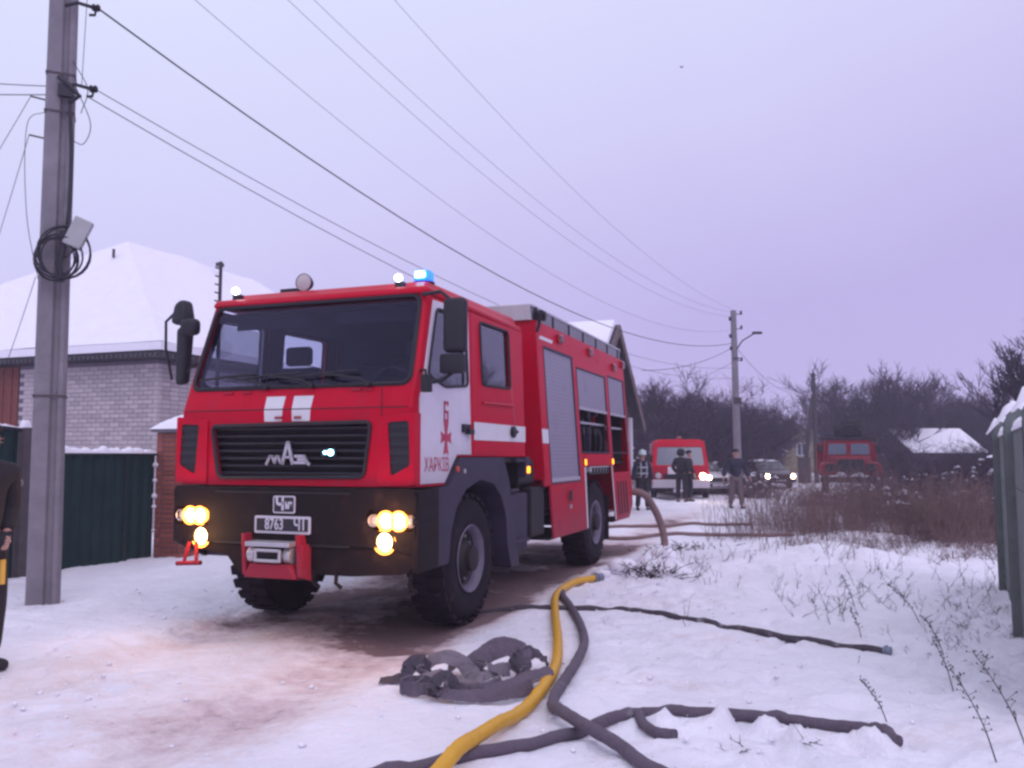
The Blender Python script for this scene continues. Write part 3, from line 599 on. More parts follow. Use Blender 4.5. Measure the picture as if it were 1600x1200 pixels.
# chassis
ch = B(); ch.box(-1.65, -1.5, .4, 8.2, .78, 1.0); ch.box(-.92, -.77, .4, 8.2, .78, 1.0)
for y in (2.5, 4.2, 6.9, 7.9): ch.box(-1.5, -.92, y, y+.1, .8, .98)
ch.build('chassis_rails', CHASSIS, TR)
for yc in (1.32, 6.05): B().cyl((-2.2, yc, .585), (-.22, yc, .585), .07, n=12).lathe([(.05, -.22), (.2, -.1), (.22, 0), (.2, .1), (.05, .22)], (-1.2, yc, .585), (1, 0, 0), 16).box(-.95, -.75, yc-.5, yc+.5, .66, .74).box(-1.67, -1.47, yc-.5, yc+.5, .66, .74).build('axle', CHASSIS, TR, smooth=True)
B().box(-.55, -.06, 2.36, 3.05, .50, 1.15).build('battery_box', GREYPL, TR, bevel=.02)
B().box(-.5, -.04, 3.12, 3.62, .62, 1.2).build('air_tank_box', CHASSIS, TR, bevel=.02)
B().box(-2.4, -.1, 2.84, 3.40, 1.25, 1.52).build('gearbox_cover', CHASSIS, TR, bevel=.02)
B().cyl((-.30, 2.95, 1.28), (-.30, 3.45, 1.28), .15, n=18).cyl((-.6, 3.1, 1.6), (-.6, 3.1, 2.6), .09, n=16).build('air_filter', CHASSIS, TR, smooth=True)
B().box(-.08, -.0, 2.35, 2.6, 1.18, 1.21).box(-.06, .0, 2.5, 2.98, 1.50, 1.54).box(-.3, .0, 2.3, 2.95, .60, .64).build('side_step', GREYPL, TR, bevel=.006)
mb = B().box(-.10, .01, 2.80, 2.93, 1.33, 1.56).build('marker_bracket', GREYPL, TR, bevel=.01)
B().box(.01, .026, 2.825, 2.905, 1.375, 1.45).build('marker_lamp', AMBER, mb, bevel=.01)
# wheels
def wheel(xo, yc, sgn, steer=0):
    w = empty('wheel', (xo, yc, .585), parent=TR); w.rotation_euler = (0, 0, steer)
    s = sgn; r = .60
    t = B(); t.lathe([(.30, -.02), (.36, .0), (.46, .012), (.54, .0), (.585, -.04), (.60, -.08), (.60, -.30), (.585, -.34), (.54, -.38), (.46, -.392), (.36, -.38), (.30, -.36)], (0, 0, 0), (s, 0, 0), 44)
    for k in range(26):
        for side_, off in ((0, 0), (1, .5)):
            a = 2*math.pi*(k+off)/26; m = Matrix.Rotation(a, 4, 'X'); x0, x1 = ((-.195, -.012) if side_ else (-.372, -.185)); 
            if s < 0: x0, x1 = -x1, -x0
            t.box(x0, x1, -.045, .045, .585, .622, mat=m)
    to = t.build('tyre', RUBBER, w, smooth=True, ang=35)
    rm = B(); rm.lathe([(.315, -.35), (.30, -.33), (.285, -.1), (.30, -.02), (.325, .0), (.318, .012), (.295, -.005), (.270, -.05), (.255, -.10), (.18, -.115), (.17, -.06), (.12, -.02), (.115, .03), (.06, .045), (.001, .047)], (0, 0, 0), (s, 0, 0), 36)
    rm.build('rim', RIM, w, smooth=True)
    B().lathe([(.262, -.072), (.258, -.095), (.19, -.108), (.175, -.058), (.125, -.015), (.12, .036), (.062, .05), (.001, .052)], (0, 0, 0), (s, 0, 0), 32).build('hub', CHASSIS, w, smooth=True)
    for k in range(10):
        a = 2*math.pi*k/10; B().cyl((-.11*s, .215*math.cos(a), .215*math.sin(a)), (-.085*s, .215*math.cos(a), .215*math.sin(a)), .015, n=6).build('wheel_nut', ALU, w)
    for k in range(8):
        a = 2*math.pi*(k+.5)/8; B().cyl((-.098*s, .145*math.cos(a)*1.85, .145*math.sin(a)*1.85), (-.094*s, .145*math.cos(a)*1.85, .145*math.sin(a)*1.85), .02, n=10).build('rim_hole', CHASSIS, w)
    return w
wheel(-.04, 1.32, 1); wheel(-CW+.04, 1.32, -1); wheel(-.04, 6.08, 1); wheel(-CW+.04, 6.08, -1)
# ------------------------------------------------------------------ body
BW = CW
def xb(z): return .05-.17*max(0, min(1, (z-.5)/2.75))
def sbf(sgn, off=0.): return (lambda y, z, d: (xb(z)+off-d, y, z)) if sgn > 0 else (lambda y, z, d: (-BW-xb(z)-off+d, y, z))
s1 = rpoly([(3.79, 1.23), (5.08, 1.23), (5.05, 2.94), (3.77, 2.94)], .02); s2 = [(5.27, 1.60), (6.90, 1.60), (6.92, 2.82), (5.25, 2.82)]; s3 = [(7.10, 1.30), (8.22, 1.30), (8.22, 2.86), (7.10, 2.86)]
bb = B()
for sgn in (1, -1):
    bb.plate([(3.5, 1.2), (5.32, 1.2), (5.42, 1.42), (6.95, 1.42), (7.05, 1.2), (8.35, 1.2), (8.35, 3.25), (3.5, 3.25)], sbf(sgn), .03, [s1, s2, s3])
    bb.plate([(3.74, .55), (5.30, .55), (5.32, 1.197), (3.72, 1.197)], sbf(sgn), .03)
    bb.plate([(7.04, .53), (8.0, .53), (8.35, .75), (8.35, 1.197), (7.05, 1.197)], sbf(sgn), .03)
bb.plate([(xb(1.28), 1.28), (xb(3.25), 3.25), (-BW-xb(3.25), 3.25), (-BW-xb(1.28), 1.28)], lambda x, z, d: (x, 3.505+d, z), .03)
bb.plate([(xb(.75), .75), (xb(3.25), 3.25), (-BW-xb(3.25), 3.25), (-BW-xb(.75), .75)], lambda x, z, d: (x, 8.35-d, z), .03)
bb.box(-BW+.16, -.16, 3.5, 8.34, 3.20, 3.235)
bb.build('body', RED, TR, bevel=.004, seg=1)
B().box(-BW+.1, -.02, 3.74, 5.28, .53, .56).box(-BW+.1, -.02, 7.06, 8.0, .51, .54).build('body_floor', CHASSIS, TR)
for sgn in (1, -1):
    fl = B(); fl.plate([(5.285, .56), (5.33, .56), (5.40, 1.42), (5.345, 1.42)], sbf(sgn, .006), .006).plate([(6.985, 1.42), (6.945, 1.42), (6.99, .56), (7.04, .56)], sbf(sgn, .006), .006); fl.build('wheel_arch_trim', DECALW, TR)
    pl_ = sbf(sgn, .004)
    B().plate([(3.51, 1.725), (3.76, 1.725), (3.76, 1.90), (3.51, 1.90)], pl_, .002).build('white_stripe', DECALW, TR)
    # closed tall roller shutter with laths
    sh = empty('roller_shutter', parent=TR)
    nl = 34; dz = (2.94-1.23)/nl
    laths = B(); f0 = sbf(sgn, -.012)
    for k in range(nl):
        z0 = 1.232+k*dz; laths.plate([(3.785, z0), (5.075, z0), (5.073, z0+dz*.97), (3.783, z0+dz*.97)], f0, .008)
    lo = laths.build('shutter_lath', SHUTTER, sh); lo['kind'] = 'stuff'
    B().plate([(3.78, 1.2325), (5.085, 1.2325), (5.085, 1.29), (3.78, 1.29)], sbf(sgn, .004), .02).build('grab_bar', ALU, sh, bevel=.004)
    B().plate([(3.76, 1.22), (5.10, 1.22), (5.07, 2.96), (3.75, 2.96)], sbf(sgn, .004), .02, [rpoly([(3.79, 1.24), (5.07, 1.24), (5.04, 2.93), (3.78, 2.93)], .01)]).build('shutter_frame', GREYPL, sh)
    for y0, y1, zl, zt in ((5.27, 6.90, 2.27, 2.82), (7.12, 8.20, 2.27, 2.86)):
        sh = empty('roller_shutter', parent=TR); laths = B(); nl = 11; dz = (zt-zl)/nl
        for k in range(nl): z0 = zl+k*dz; laths.plate([(y0, z0), (y1, z0), (y1, z0+dz*.97), (y0, z0+dz*.97)], f0, .008)
        lo = laths.build('shutter_lath', SHUTTER, sh); lo['kind'] = 'stuff'
        B().plate([(y0, zl-.04), (y1, zl-.04), (y1, zl), (y0, zl)], sbf(sgn, .004), .02).build('grab_bar', ALU, sh, bevel=.004)
        B().plate([(y0-.03, 1.61), (y1+.03, 1.61), (y1+.03, zt+.02), (y0-.03, zt+.02)], sbf(sgn, .003), .012, [[(y0, 1.63), (y1, 1.63), (y1, zt), (y0, zt)]]).build('shutter_frame', GREYPL, sh)
# compartment linings
for sgn in (1, -1):
    X = (lambda a: a) if sgn > 0 else (lambda a: -BW-a)
    cp = B()
    def bx(x0, x1, *r): cp.box(min(X(x0), X(x1)), max(X(x0), X(x1)), *r)
    bx(-1.0, -.95, 5.2, 8.3, 1.45, 2.9); bx(-1.0, -.13, 5.2, 5.24, 1.45, 2.9); bx(-1.0, -.13, 6.98, 7.06, 1.45, 2.9); bx(-1.0, -.12, 5.2, 8.3, 1.44, 1.48); bx(-1.0, -.14, 8.24, 8.3, 1.45, 2.9)
    cp.build('compartment_lining', CHASSIS, TR)
sv = B().box(-.7, -.11, 5.25, 6.97, 2.04, 2.07).box(-.7, -.12, 7.07, 8.23, 2.02, 2.05).build('shelf', ALU, TR)
for y, z, r_ in ((5.5, 1.66, .13), (5.95, 1.64, .11), (6.4, 1.68, .14), (7.3, 1.66, .14), (7.75, 1.66, .14)):
    P_ = []
    h_ = B()
    for q in range(3):
        pts = [Vector((-.32-.02*q, y+(r_-.035*q)*math.cos(a), z+.02+(r_-.035*q)*math.sin(a))) for a in np.linspace(0, 2*math.pi, 17)]; h_.tube(pts, .018, 6)
    h_.build('stowed_hose_coil', HOSED, TR, smooth=True)
for y, z in ((5.6, 2.25), (6.2, 2.22), (6.65, 2.26), (7.5, 2.2)): B().cyl((-.5, y, z), (-.2, y, z), .07, n=16).cyl((-.2, y, z), (-.16, y, z), .085, n=16).build('stowed_branch_pipe', GREYPL, TR, bevel=.006)
for y in (5.45, 5.8, 6.15, 6.5): B().cyl((-.25, y, 1.95), (-.15, y, 1.95), .045, n=14).cyl((-.15, y, 1.95), (-.13, y, 1.95), .06, n=14).build('pump_outlet', CHASSIS, TR)
rq = random.Random(9)
for k in range(9):
    y = 5.34+k*.175; h_ = rq.uniform(.12, .34); B().box(-.62, -.2-rq.uniform(0, .2), y, y+.13, 2.075, 2.075+h_*.55).build('stowed_box', rq.choice([CHASSIS, REDLOW, GREYPL, BLACK]), TR, bevel=.01)
for k in range(5): B().tube([(-.16, 5.4+k*.33, 2.0), (-.13, 5.45+k*.33, 1.85), (-.15, 5.52+k*.33, 1.7), (-.2, 5.5+k*.33, 1.52)], .018, 6).build('hanging_strap', rq.choice([HOSED, BLACK, REDLOW]), TR, smooth=True)
B().box(-.9, -.12, 6.08, 6.11, 1.48, 2.04).build('locker_divider', GREYPL, TR)
B().plate([(5.42, 1.44), (6.96, 1.44), (6.93, 1.585), (5.42, 1.585)], sbf(1, .006), .01).build('pump_panel', RED, TR)
B().box(-.1, .0, 5.68, 6.78, 1.335, 1.41).build('hose_rack_strip', DECALW, TR)
for k in range(6): B().box(.0, .02, 5.72+k*.18, 5.80+k*.18, 1.33, 1.40).build('rack_clip', CHASSIS, TR)
for y in (5.38, 7.02): 
    q = B().plate([(y-.05, 1.42), (y+.05, 1.42), (y+.05, 1.55), (y-.05, 1.55)], sbf(1, .014), .012).build('marker_lamp_base', REDLENS, TR)
    B().plate([(y-.028, 1.44), (y+.028, 1.44), (y+.028, 1.52), (y-.028, 1.52)], sbf(1, .022), .008).build('marker_lamp', AMBER, TR)
for y, z in ((4.47, 3.13), (6.02, 3.13), (7.53, 3.05), (8.2, 3.16)):
    f = sbf(1, 0); p = Vector(f(y, z, 0)); q = B().box(p.x-.01, p.x+.05, y-.09, y+.09, z-.06, z+.06).build('scene_light', REDLENS, TR, bevel=.015); B().box(p.x+.05, p.x+.055, y-.065, y+.065, z-.04, z+.04).build('scene_light_lens', mat('dark_lens', (.05, .02, .03), .1), q)
B().plate([(3.62, 3.03), (4.15, 3.03), (4.19, 3.075), (3.66, 3.075)], sbf(1, .003), .002).build('builder_script', DECALW, TR)
f = sbf(1, .0); 
lb = B().box(.04, .055, 4.45, 4.53, .98, 1.12).build('skirt_latch', BLACK, TR, bevel=.006)
B().box(.035, .05, 4.46, 4.52, .88, .93).build('skirt_badge', ALU, TR)
for y in (7.25, 7.45, 7.65, 7.85): B().plate([(y, .62), (y+.09, .62), (y+.09, 1.15), (y, 1.15)], sbf(1, .004), .003).build('skirt_louvre', CHASSIS, TR)
# roof rail, deck and front header
rl = B(); rl.box(-.20, -.165, 3.52, 8.3, 3.235, 3.42); rl.box(-BW+.165, -BW+.20, 3.52, 8.3, 3.235, 3.42); rl.build('roof_rail', mat('rail_panel', (.21, .20, .24), .5, metal=.2, var=.15), TR)
for k in range(7):
    y = 3.6+k*.75; B().box(-.165, -.15, y, y+.04, 3.22, 3.42).build('rail_post', GREYPL, TR)
B().box(-.21, -.155, 3.5, 8.32, 3.421, 3.45).build('rail_cap', ALU, TR, bevel=.004)
B().hexa([(-BW+.16, 3.46, 3.25), (-.16, 3.46, 3.25), (-BW+.16, 3.51, 3.25), (-.16, 3.51, 3.25), (-BW+.22, 3.44, 3.44), (-.19, 3.44, 3.44), (-BW+.22, 3.51, 3.46), (-.19, 3.51, 3.46)]).build('roof_header', mat('snow_dusted_header', (.50, .48, .52), .6, var=.1), TR)
B().tube([(-.12, 3.52, 3.40), (-.06, 3.48, 3.32), (-.06, 3.5, 3.2), (-.10, 3.52, 3.1)], .02, 6).build('grab_handle', BLACK, TR)
B().box(-.14, -.04, 3.55, 3.72, 3.26, 3.38).cyl((-.04, 3.63, 3.32), (-.02, 3.63, 3.32), .05, n=14).build('roof_hatch_latch', BLACK, TR, bevel=.01)
ld = B(); 
for x in (-1.5, -1.1): ld.tube([(x, 3.9, 3.44), (x, 8.2, 3.44)], .025, 6)
for k in range(12): ld.cyl((-1.5, 4.1+k*.35, 3.44), (-1.1, 4.1+k*.35, 3.44), .015, n=6)
ld.build('roof_ladder', ALU, TR)
B().box(-.42, -.06, 6.95, 6.97, .25, .95).build('mud_flap', RUBBER, TR); B().box(-BW+.06, -BW+.42, 6.95, 6.97, .25, .95).build('mud_flap', RUBBER, TR)
B().box(-BW+.1, -.1, 8.36, 8.5, .62, .78).build('rear_bumper', REDLOW, TR, bevel=.02)
B().box(-BW-.02, .02, 5.50, 6.66, 1.30, 1.33).build('rear_mudguard', CHASSIS, TR)
# faint reflections need something dark behind: engine block
B().box(-1.9, -.5, .6, 2.2, .8, 1.45).build('engine', CHASSIS, TR, bevel=.05)
# ================================================================== PHOTO-LEFT SIDE: pole, fence, house
# ---- near concrete pole
PB = (-5.16, 9.47); pz = Hg(*PB)
pole = empty('utility_pole', (PB[0], PB[1], pz-.3), R(4), 'tall grey concrete utility pole close by, carrying a coil of cable', 'utility pole')
pole.rotation_euler = (0, R(-.55), R(25))
def polering(z): 
    k = 1-.016*z; w = .165*k; d = .14*k; r_ = .045*k; c = .03
    return [(-w, -d+c), (-w+c, -d), (.0*k, -d), (.03*k, -d+r_), (.07*k, -d+r_), (.09*k, -d), (w-c, -d), (w, -d+c), (w, d-c), (w-c, d), (-w+c, d), (-w, d-c)]
pb = B(); zz = np.linspace(0, 10.2, 18)
pb.addp([(x, y, z) for z in zz for x, y in polering(z)], [(i*12+k, i*12+(k+1) % 12, (i+1)*12+(k+1) % 12, (i+1)*12+k) for i in range(17) for k in range(12)]+[tuple(range(17*12, 18*12))]).build('shaft', CONC, pole)
for z in (2.55, 5.80, 6.25):
    k = 1-.016*z; st = B(); st.box(-.172*k, .172*k, -.147*k, -.14*k, z, z+.025).box(.165*k, .172*k, -.14*k, .14*k, z, z+.025).box(-.172*k, -.165*k, -.14*k, .14*k, z, z+.025); st.build('steel_band', POST, pole)
for z, rr in ((6.08, .07), (7.05, .06)):
    br = B(); br.tube([(.02, -.17, z), (.15, -.22, z+.04), (.30, -.22, z+.02)], .02, 6); br.tube([(.30, -.22, z+.02), (.34, -.22, z-.02), (.33, -.22, z-.07), (.27, -.22, z-.08)], .016, 6); br.build('bracket', WIRE, pole, smooth=True)
    B().lathe([(.001, -.05), (.03, -.045), (.045, -.02), (.03, .0), (.045, .02), (.03, .045), (.001, .05)], (.34, -.22, z+.02), (1, 0, .1), 12).build('insulator', BLACK, pole, smooth=True)
B().tube([(-.02, -.17, 6.20), (.08, -.2, 6.12), (.2, -.2, 6.0), (.10, -.18, 5.92)], .03, 6).box(-.02, .14, -.2, -.14, 5.98, 6.12).build('cable_clamp', WIRE, pole, smooth=True)
for z in (5.5, 5.95): B().cyl((-.13, -.05, z), (-.30, -.08, z+.01), .01, n=6).build('step_pin', POST, pole)
B().tube(spline([(.10, -.17, 5.95), (.14, -.17, 5.3), (.13, -.17, 4.6), (.06, -.17, 4.1)], 6), .022, 6).build('down_cable', WIRE, pole, smooth=True)
B().tube(spline([(.16, -.2, 6.1), (.32, -.2, 5.7), (.26, -.2, 5.45), (.14, -.16, 5.48)], 8), .005, 5).tube(spline([(.12, -.2, 6.4), (.28, -.2, 6.1), (.22, -.2, 5.8)], 6), .005, 5).tube(spline([(-.14, -.1, 5.8), (-.32, -.1, 5.6), (-.29, -.1, 4.6), (-.14, -.1, 3.8)], 8), .004, 5).build('slack_loop', WIRE, pole)
# box lamp
sl_ = empty('junction_box', (PB[0]+.31, PB[1]-.20, pz+4.08), R(20), 'small pale box tilted upward on the tall concrete pole beside the cable coil', 'junction box')
B().box(-.10, .10, -.05, .05, -.17, .17, mat=Matrix.Rotation(R(22), 4, 'Y')).build('box_body', mat('pale_box', (.34, .34, .36), .5, var=.1), sl_, bevel=.015)
B().tube([(-.02, 0, -.16), (-.1, .03, -.26), (-.2, .1, -.30)], .014, 6).build('bracket', POST, sl_)
# coil of cable
cc = B(); r1 = random.Random(4)
for k in range(7):
    cx = r1.uniform(-.06, .06); cz = r1.uniform(-.05, .05); ra = r1.uniform(.17, .285); yo = -.02*k
    pts = [Vector((cx+ra*math.cos(a)*1.0, yo+.02*math.sin(a*2+k), cz+ra*1.12*math.sin(a))) for a in np.linspace(0, 2*math.pi, 25)]; cc.tube(pts, .011, 5)
cc.tube([(.02, -.05, .28), (.03, -.06, .1), (.0, -.06, -.1), (.03, -.05, -.3)], .035, 6)
co = cc.build('cable_coil', WIRE, None, smooth=True, loc=(PB[0]+.12, PB[1]-.20, pz+3.82), rot=(0, 0, R(20))); tag(co, 'coil of black cable hung on the tall concrete pole', 'cable coil')

# ---- power lines
FP = (9.06, 34.0); fpz = Hg(*FP)
def wire(name, a, b, sag, r, label, n=24):
    a = Vector(a); b = Vector(b); pts = [a.lerp(b, i/n)-Vector((0, 0, 4*sag*(i/n)*(1-i/n))) for i in range(n+1)]
    o = B().tube(pts, r, 5).build(name, WIRE, None, smooth=True); return tag(o, label, 'power line')
PM = Euler((0, R(-.55), R(25))).to_matrix(); T = Vector((PB[0], PB[1], pz))
def PT(x, y, z): return Vector((PB[0], PB[1], pz-.3))+PM @ Vector((x, y, z))
wire('power_line', PT(.36, -.22, 7.07), (FP[0]-.15, FP[1]-.1, fpz+6.15), 1.35, .011, 'thickest black power cable running from the top of the near pole to the far pole')
wire('power_line', PT(.36, -.22, 6.10), (FP[0]-.15, FP[1]-.1, fpz+5.15), .95, .0055, 'thin power wire leaving the near pole at its middle bracket, upper of the pair')
wire('power_line', PT(.28, -.22, 6.0), (FP[0]-.15, FP[1]-.1, fpz+4.75), 1.0, .006, 'thin power wire leaving the near pole at its middle bracket, lower of the pair')
wire('power_line', T+Vector((.5, -.3, 7.7)), (FP[0]-.2, FP[1], fpz+6.7), 1.5, .0038, 'faint power wire just above the thick cable in the sky')
wire('power_line', T+Vector((.55, -.3, 8.8)), (FP[0], FP[1], fpz+7.25), 1.35, .0038, 'faint sky wire of the top group, lower of its close pair')
wire('power_line', T+Vector((.75, -.3, 8.95)), (FP[0]+.1, FP[1], fpz+7.4), 1.25, .0038, 'faint sky wire of the top group, upper of its close pair')
wire('power_line', T+Vector((1.35, -.6, 9.6)), (FP[0]+.2, FP[1], fpz+7.45), 1.1, .0038, 'highest faint power wire crossing the sky to the far pole')
wire('power_line', PT(-.12, -.1, 6.1), (-12.5, 11.3, 7.9), .25, .0055, 'power wire leaving the near pole to the left edge, upper one')
wire('power_line', PT(-.12, -.1, 6.0), (-12.0, 10.6, 7.0), .2, .006, 'power wire leaving the near pole to the left edge, lower one')
wire('power_line', PT(-.3, -.07, 5.95), (-11.5, 15.0, 3.6), .15, .004, 'thin drop wire sloping down from the near pole to the left edge')
wire('power_line', PT(-.3, -.07, 5.5), (-10.8, 16.0, 2.6), .15, .004, 'lowest thin drop wire sloping down left of the near pole')
wire('power_line', PT(.22, -.21, 6.14), PT(.30, -.2, 9.4), .0, .004, 'thin wire rising steeply beside the near pole top')
wire('power_line', (FP[0]-.1, FP[1], fpz+6.0), (4.2, 27.2, 4.35), .25, .010, 'service wire from the far pole to the wooden gable house')
wire('power_line', (FP[0]-.1, FP[1], fpz+5.4), (5.3, 43.0, 5.0), .5, .008, 'service wire from the far pole down to the bare trees behind the small fire van')
wire('power_line', (FP[0]+.1, FP[1], fpz+5.9), (21.0, 60.0, 6.2), .8, .010, 'wire leaving the far pole to the right towards the timber pole')
wire('power_line', PT(-.18, -.07, 3.9), (-6.45, 10.4, 2.15), .05, .004, 'thin loose wire hanging from the near pole down to the teal fence')

# ---- fences of the left yards (along the street)
FA = Vector((-5.8, 13.8, 0)); FD = Vector((-EY[0], -EY[1], 0))
def fpt(t, z=0, n=0): p = FA+FD*t; return Vector((p.x+EX[0]*n, p.y+EX[1]*n, z))
def corr_panel(t0, t1, z0, z1a, z1b, name, m, parent):
    b = B(); n = int((t1-t0)/.05); vs_ = []
    for i in range(n+1):
        t = t0+(t1-t0)*i/n; o = .0 if (i % 4) < 2 else .028; zt = z1a+(z1b-z1a)*i/n
        for dn in (0, -.012): vs_ += [fpt(t, z0, o+dn), fpt(t, zt, o+dn)]
    b.addp(vs_, [(i*4, i*4+1, i*4+5, i*4+4) for i in range(n)]+[(i*4+3, i*4+2, i*4+6, i*4+7) for i in range(n)]); return b.build(name, m, parent)
gt = empty('metal_gate', (0, 0, 0), 0, 'dark teal sheet metal gate with ragged snow along its top, between pole and brick pillar', 'gate')
for k in range(4): 
    a = .02+k*.585; corr_panel(a, a+.60, -.1, 1.60, 1.60, 'sheet_panel', TEAL, gt)
B().tube([fpt(.0, 1.62, .03), fpt(2.35, 1.62, .03)], .022, 4).tube([fpt(.0, .3, -.05), fpt(2.35, .3, -.05)], .03, 4).build('gate_rail', TEAL2, gt)
def snow_ridge(name, pts, w, h, parent, seed=1, n=60, lump=.5):
    r = random.Random(seed); P = spline(pts, max(2, n//max(1, len(pts)-1))); b = B(); vs_ = []
    N = len(P); ph = [r.uniform(0, 6) for _ in range(6)]
    for i, p in enumerate(P):
        u = i/(N-1); k = (1+lump*(math.sin(u*23+ph[0])*.4+math.sin(u*51+ph[1])*.35+math.sin(u*97+ph[2])*.3+r.uniform(-.15, .15)))*(min(1, 6*u+.1)*min(1, 6*(1-u)+.1))**.5
        t = (P[min(i+1, N-1)]-P[max(i-1, 0)]).normalized(); s_ = t.cross(Vector((0, 0, 1))).normalized()
        for a in range(9):
            an = math.pi*a/8; vs_.append(p+s_*math.cos(an)*w*(.8+.2*k)+Vector((0, 0, math.sin(an)**.8*h*k-.008)))
    b.addp(vs_, [(i*9+j, i*9+j+1, (i+1)*9+j+1, (i+1)*9+j) for i in range(N-1) for j in range(8)]+[tuple(i*9+j for j in (0, 8)) + ((i+1)*9+8, (i+1)*9) for i in range(N-1)]+[tuple(range(9)), tuple(range((N-1)*9, N*9))[::-1]])
    return b.build(name, SNOW, parent, smooth=True, ang=80)
snow_ridge('snow_cap', [fpt(.05, 1.645, .01), fpt(.6, 1.645, .015), fpt(1.3, 1.645, .01), fpt(2.3, 1.645, .012)], .07, .075, gt, 3)
gp = tag(B().hexa([fpt(2.36, -.2, -.05), fpt(2.50, -.2, -.05), fpt(2.36, -.2, .09), fpt(2.50, -.2, .09), fpt(2.36, 1.98, -.05), fpt(2.50, 1.98, -.05), fpt(2.36, 1.98, .09), fpt(2.50, 1.98, .09)]).build('fence_post', POST, None, bevel=.008), 'rusty square post between the two teal fences beside the concrete pole', 'fence post')
f2 = empty('metal_fence', (0, 0, 0), 0, 'taller dark teal sheet fence at the left edge behind the standing man', 'fence')
for k in range(4): 
    a = 2.52+k*.8; corr_panel(a, a+.79, -.1, 1.93+.07*k, 2.0+.07*k, 'sheet_panel', TEAL, f2)
B().tube([fpt(2.5, 1.95, .03), fpt(5.7, 2.25, .03)], .025, 4).build('top_rail', GREYPL, f2)
snow_ridge('snow_cap', [fpt(2.5, 1.98, .02), fpt(3.5, 2.06, .02), fpt(5.7, 2.27, .02)], .035, .03, f2, 9)
tag(snow_ridge('snow_lump', [fpt(2.38, 1.985, .02), fpt(2.44, 1.99, .02), fpt(2.49, 1.985, .02)], .06, .10, None, 5, 10, .1), 'small lump of snow on top of the rusty post', 'snow lump')

# ---- red brick gate pillar with a thick snow cap
pil = empty('brick_pillar', (FA.x+EX[0]*.52, FA.y+EX[1]*.52, 0), math.atan2(EY[1], EY[0]), 'red brick gate pillar with a thick rounded snow cap beside the fire engine', 'gate pillar')
PWL, PWD, PH = 1.04, .52, 1.98   # along street, depth, height (local x along street away, y = towards house)
B().box(.012, PWL-.012, .012, PWD-.012, -.2, PH-.004).build('mortar_core', MORTAR, pil)
def brick_mesh(l, w, h): 
    o = B().box(0, l, 0, w, 0, h).build('brick', BRICKR, None, bevel=.005, seg=1); me_ = o.data; bpy.data.objects.remove(o); return me_
BMR = brick_mesh(.25, .12, .065); BMH = brick_mesh(.12, .12, .065)
def putb(me_, parent, loc, rz=0):
    o = bpy.data.objects.new('brick', me_); COL.objects.link(o); o.parent = parent; o.location = loc; o.rotation_euler = (0, 0, rz); return o
nr = int(PH/.0766)
for r_ in range(nr+1):
    z = -.02+r_*.0766
    if z+.06 > PH: break
    x = 0. if r_ % 2 == 0 else .0
    if r_ % 2: 
        putb(BMH, pil, (x, 0, z)); x += .13
    while x+.25 <= PWL+.001: putb(BMR, pil, (x+rnd.uniform(-.001, .001), -rnd.uniform(0, .003), z)); x += .262
    if PWL-x > .1: putb(BMH, pil, (x, 0, z))
    for j in range(2): putb(BMR, pil, (.12-.001, .125+j*.262-.0, z), R(90)) if j == 0 else putb(BMH, pil, (.12, .387, z), R(90))
B().box(-.06, PWL+.06, -.06, PWD+.06, PH, PH+.05).build('cap_slab', CONC, pil)
def dome_snow(name, x0, x1, y0, y1, z, h, parent, seed=2, n=16, lean=0., m=SNOW, p=.55):
    b = B(); vs_ = []; r = random.Random(seed); ox = r.uniform(0, 50)
    for j in range(n+1):
        for i in range(n+1):
            u = i/n; v = j/n; k = (math.sin(math.pi*u)*math.sin(math.pi*v))**p; x = x0+(x1-x0)*u; y = y0+(y1-y0)*v
            k *= 1+lean*(u-.5)*2; nzv = float(fbm((x+ox)*3, y*3, 3))*.25*h*min(1, k*2); bulge = .05*k
            vs_.append((x+(u-.5)*bulge, y+(v-.5)*bulge, z+h*k+nzv))
    b.addp(vs_, [(j*(n+1)+i, j*(n+1)+i+1, (j+1)*(n+1)+i+1, (j+1)*(n+1)+i) for j in range(n) for i in range(n)])
    b.addp([(x0, y0, z-.002), (x1, y0, z-.002), (x1, y1, z-.002), (x0, y1, z-.002)], [(0, 1, 2, 3)]); return b.build(name, m, parent, smooth=True, ang=80)
dome_snow('snow_cap', -.10, PWL+.10, -.10, PWD+.1, PH+.05, .30, pil, 3, lean=.3)
cl = B()
for k, (z, s_) in enumerate(((1.45, .05), (1.2, .04), (.95, .05), (.78, .04), (.40, .03))): cl.lathe([(.001, -s_), (s_*.8, -s_*.5), (s_, 0), (s_*.7, s_*.6), (.001, s_)], (-.03, .49, z), (0, .2, 1), 8)
cl.build('clinging_snow', SNOW, pil, smooth=True)['kind'] = 'stuff'

